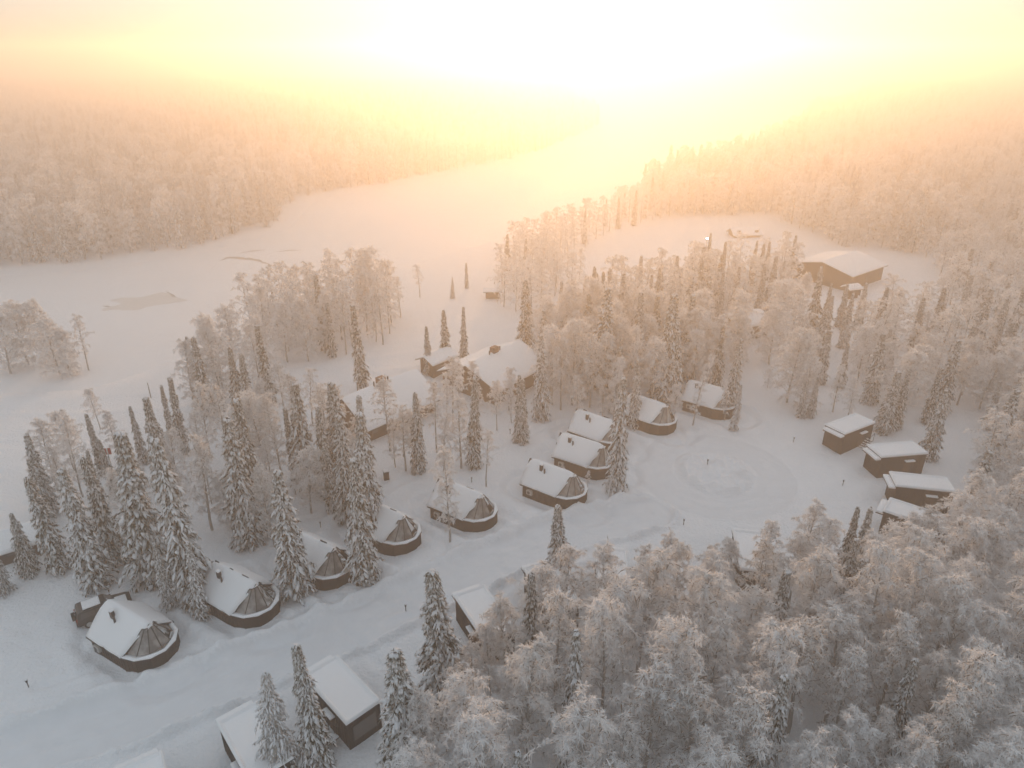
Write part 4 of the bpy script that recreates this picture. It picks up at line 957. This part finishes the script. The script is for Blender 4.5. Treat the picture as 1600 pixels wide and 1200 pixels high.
for k, x, y, h, wf, wd in WOODS:
    c = 's' if k in SPR else 'b'
    if cnt[c] < (MAXS if c == 's' else MAXB):
        cnt[c] += 1
        place(k, x, y, h, wf, ('snowy spruce in the ' if c == 's' else 'frost covered birch in the ')+LABW[wd], ('spruces of the ' if c == 's' else 'birches of the ')+LABW[wd])
    else: far_pts.append((x, y, h, wf, c))
print('individual trees', len(PLACED), cnt, 'rest', len(far_pts))

# ---- the far forest: one object
def joined(pair, name):
    a, b = pair; bm = bmesh.new(); bm.from_mesh(a); bm.from_mesh(b); nA = len(a.polygons)
    bm.faces.ensure_lookup_table()
    mats = [a.materials[0].name]+[m.name for m in b.materials]
    for i, f in enumerate(bm.faces): f.material_index = 0 if i < nA else f.material_index+1
    me = bpy.data.meshes.new(name); bm.to_mesh(me); bm.free()
    for m in [a.materials[0]]+list(b.materials): me.materials.append(m)
    return bpy.data.objects.new(name, me)
FARV = [joined(birch(71, 12, 2.9, 30, 7, 10, wid=.15, base=.08, simple=True), 'far_birch'), joined(birch(72, 12, 2.6, 30, 7, 10, wid=.15, base=.06, simple=True, lean=.8), 'far_birch'), joined(birch(73, 12, 3.1, 30, 7, 10, wid=.15, base=.1, simple=True), 'far_birch'),
        joined(spruce(81, 13, 2.1, 1.0, step=.55, nb=5, simple=True, mats=('nfrost', 'nfrost', 'bough')), 'far_spruce'), joined(spruce(82, 13, 1.8, .95, step=.55, nb=5, simple=True, mats=('nfrost', 'nfrost', 'bough')), 'far_spruce'), joined(spruce(83, 13, 2.4, 1.0, step=.55, nb=6, simple=True, mats=('nfrost', 'nfrost', 'bough')), 'far_spruce')]
rs = np.random.RandomState(9)
def field(xmin, xmax, ymin, ymax, sp, cond):
    nx_, ny_ = int((xmax-xmin)/sp), int((ymax-ymin)/sp)
    gx, gy = np.meshgrid(np.arange(nx_)*sp+xmin, np.arange(ny_)*sp+ymin); gx = gx.ravel()+rs.uniform(-.48, .48, gx.size)*sp; gy = gy.ravel()+rs.uniform(-.48, .48, gy.size)*sp
    k = (np.abs(gx) < gy*.76+25) & cond(gx, gy); return gx[k], gy[k]
def stuff(name, label, X_, Y_, frac_spruce, hmin, hmax, extra=()):
    X_ = np.asarray(X_); Y_ = np.asarray(Y_); n = len(X_)
    isp = rs.rand(n) < frac_spruce; idx_ = np.where(isp, 3+rs.randint(0, 3, n), rs.randint(0, 3, n)); h = rs.uniform(hmin, hmax, n)+1.5*fbm(X_/25, Y_/25, 2)
    wf = rs.uniform(.9, 1.35, n)
    if len(extra):
        e = extra; X_ = np.concatenate([X_, [q[0] for q in e]]); Y_ = np.concatenate([Y_, [q[1] for q in e]]); h = np.concatenate([h, [q[2] for q in e]]); wf = np.concatenate([wf, [q[3] for q in e]])
        idx_ = np.concatenate([idx_, [rs.randint(0, 3)+(3 if q[4] == 's' else 0) for q in e]])
    n = len(X_); Z_ = ground(X_, Y_)-.1
    me = bpy.data.meshes.new(name); me.vertices.add(n); me.vertices.foreach_set('co', np.stack([X_, Y_, Z_], -1).astype(np.float32).ravel())
    s = (h/12.5); sc3 = np.stack([s*wf, s*wf, s], -1).astype(np.float32)
    a = me.attributes.new('vi', 'INT', 'POINT'); a.data.foreach_set('value', idx_.astype(np.int32))
    a = me.attributes.new('sc', 'FLOAT_VECTOR', 'POINT'); a.data.foreach_set('vector', sc3.ravel())
    a = me.attributes.new('rt', 'FLOAT_VECTOR', 'POINT'); a.data.foreach_set('vector', np.stack([rs.uniform(-.04, .04, n), rs.uniform(-.04, .04, n), rs.uniform(0, 6.28, n)], -1).astype(np.float32).ravel())
    o = link(name, me); tag(o, label, 'forest', kind='stuff')
    ng = bpy.data.node_groups.new(name+'_nodes', 'GeometryNodeTree'); ng.interface.new_socket('Geometry', in_out='INPUT', socket_type='NodeSocketGeometry'); ng.interface.new_socket('Geometry', in_out='OUTPUT', socket_type='NodeSocketGeometry')
    N = ng.nodes; gi = N.new('NodeGroupInput'); go = N.new('NodeGroupOutput'); ip = N.new('GeometryNodeInstanceOnPoints'); jn = N.new('GeometryNodeJoinGeometry')
    for f_ in FARV[::-1]:   # a join node lists its inputs last link first
        oi = N.new('GeometryNodeObjectInfo'); oi.inputs['Object'].default_value = f_; oi.inputs['As Instance'].default_value = True; ng.links.new(oi.outputs['Geometry'], jn.inputs[0])
    def attr(nm, ty):
        q = N.new('GeometryNodeInputNamedAttribute'); q.data_type = ty; q.inputs['Name'].default_value = nm; return q.outputs[0]
    ng.links.new(gi.outputs[0], ip.inputs['Points']); ng.links.new(jn.outputs[0], ip.inputs['Instance']); ip.inputs['Pick Instance'].default_value = True
    ng.links.new(attr('vi', 'INT'), ip.inputs['Instance Index']); ng.links.new(attr('sc', 'FLOAT_VECTOR'), ip.inputs['Scale'])
    er = N.new('FunctionNodeEulerToRotation'); ng.links.new(attr('rt', 'FLOAT_VECTOR'), er.inputs[0]); ng.links.new(er.outputs[0], ip.inputs['Rotation'])
    ng.links.new(ip.outputs[0], go.inputs[0])
    md = o.modifiers.new('scatter', 'NODES'); md.node_group = ng
    print(name, n); return o
lx, ly = field(-620, 60, 120, 900, 3.9, lambda a, b: (poly_sd(a, b, LAKE) > 2.0) & (a < -55+(b-150)*.32) & (b > 150) & (rs.rand(a.size) < np.clip(1.25-b/900, .2, 1)))
far_right = [at(*p) for p in [(1500, 330), (1440, 400), (1300, 385), (1200, 335), (1040, 335), (1000, 320), (1010, 292), (1150, 254), (1245, 212), (1256, 182)]]
fr_poly = far_right+[(330, 730), (700, 1000), (1000, 900), (900, 300), at(1700, 225)]
rx, ry = field(30, 900, 170, 1000, 4.0, lambda a, b: (poly_sd(a, b, fr_poly) < 0) & (poly_sd(a, b, LAKE) > 2) & (poly_sd(a, b, wood_right) > 0) & (np.hypot(a-62, b-190) > 8) & (rs.rand(a.size) < np.clip(1.25-b/1000, .25, 1)))
ex1 = [q for q in far_pts]
stuff('forest', 'dense frosted forest along the far bank of the frozen lake, fading into haze', lx, ly, .5, 8.5, 14.5)
stuff('forest', 'frosted hillside forest beyond the field at right, fading into haze', rx, ry, .42, 8, 13.5, ex1)

# ------------------------------------------------------------------ haze
hb = B(); hb.box(-1450, 1750, -70, 2550, -9, 52); hz = hb.build('haze', 'snow'); hz.data.materials.clear()
hm = bpy.data.materials.new('haze'); hm.use_nodes = True; n = hm.node_tree
for q in list(n.nodes):
    if q.type != 'OUTPUT_MATERIAL': n.nodes.remove(q)
out = [q for q in n.nodes][0]; pv = n.nodes.new('ShaderNodeVolumePrincipled')
pv.inputs['Color'].default_value = (.94, .87, .80, 1); pv.inputs['Density'].default_value = HAZE_DENSITY; pv.inputs['Anisotropy'].default_value = .67
n.links.new(pv.outputs[0], out.inputs['Volume']); hz.data.materials.append(hm); tag(hz, 'warm winter haze lying over the whole valley', kind='stuff')
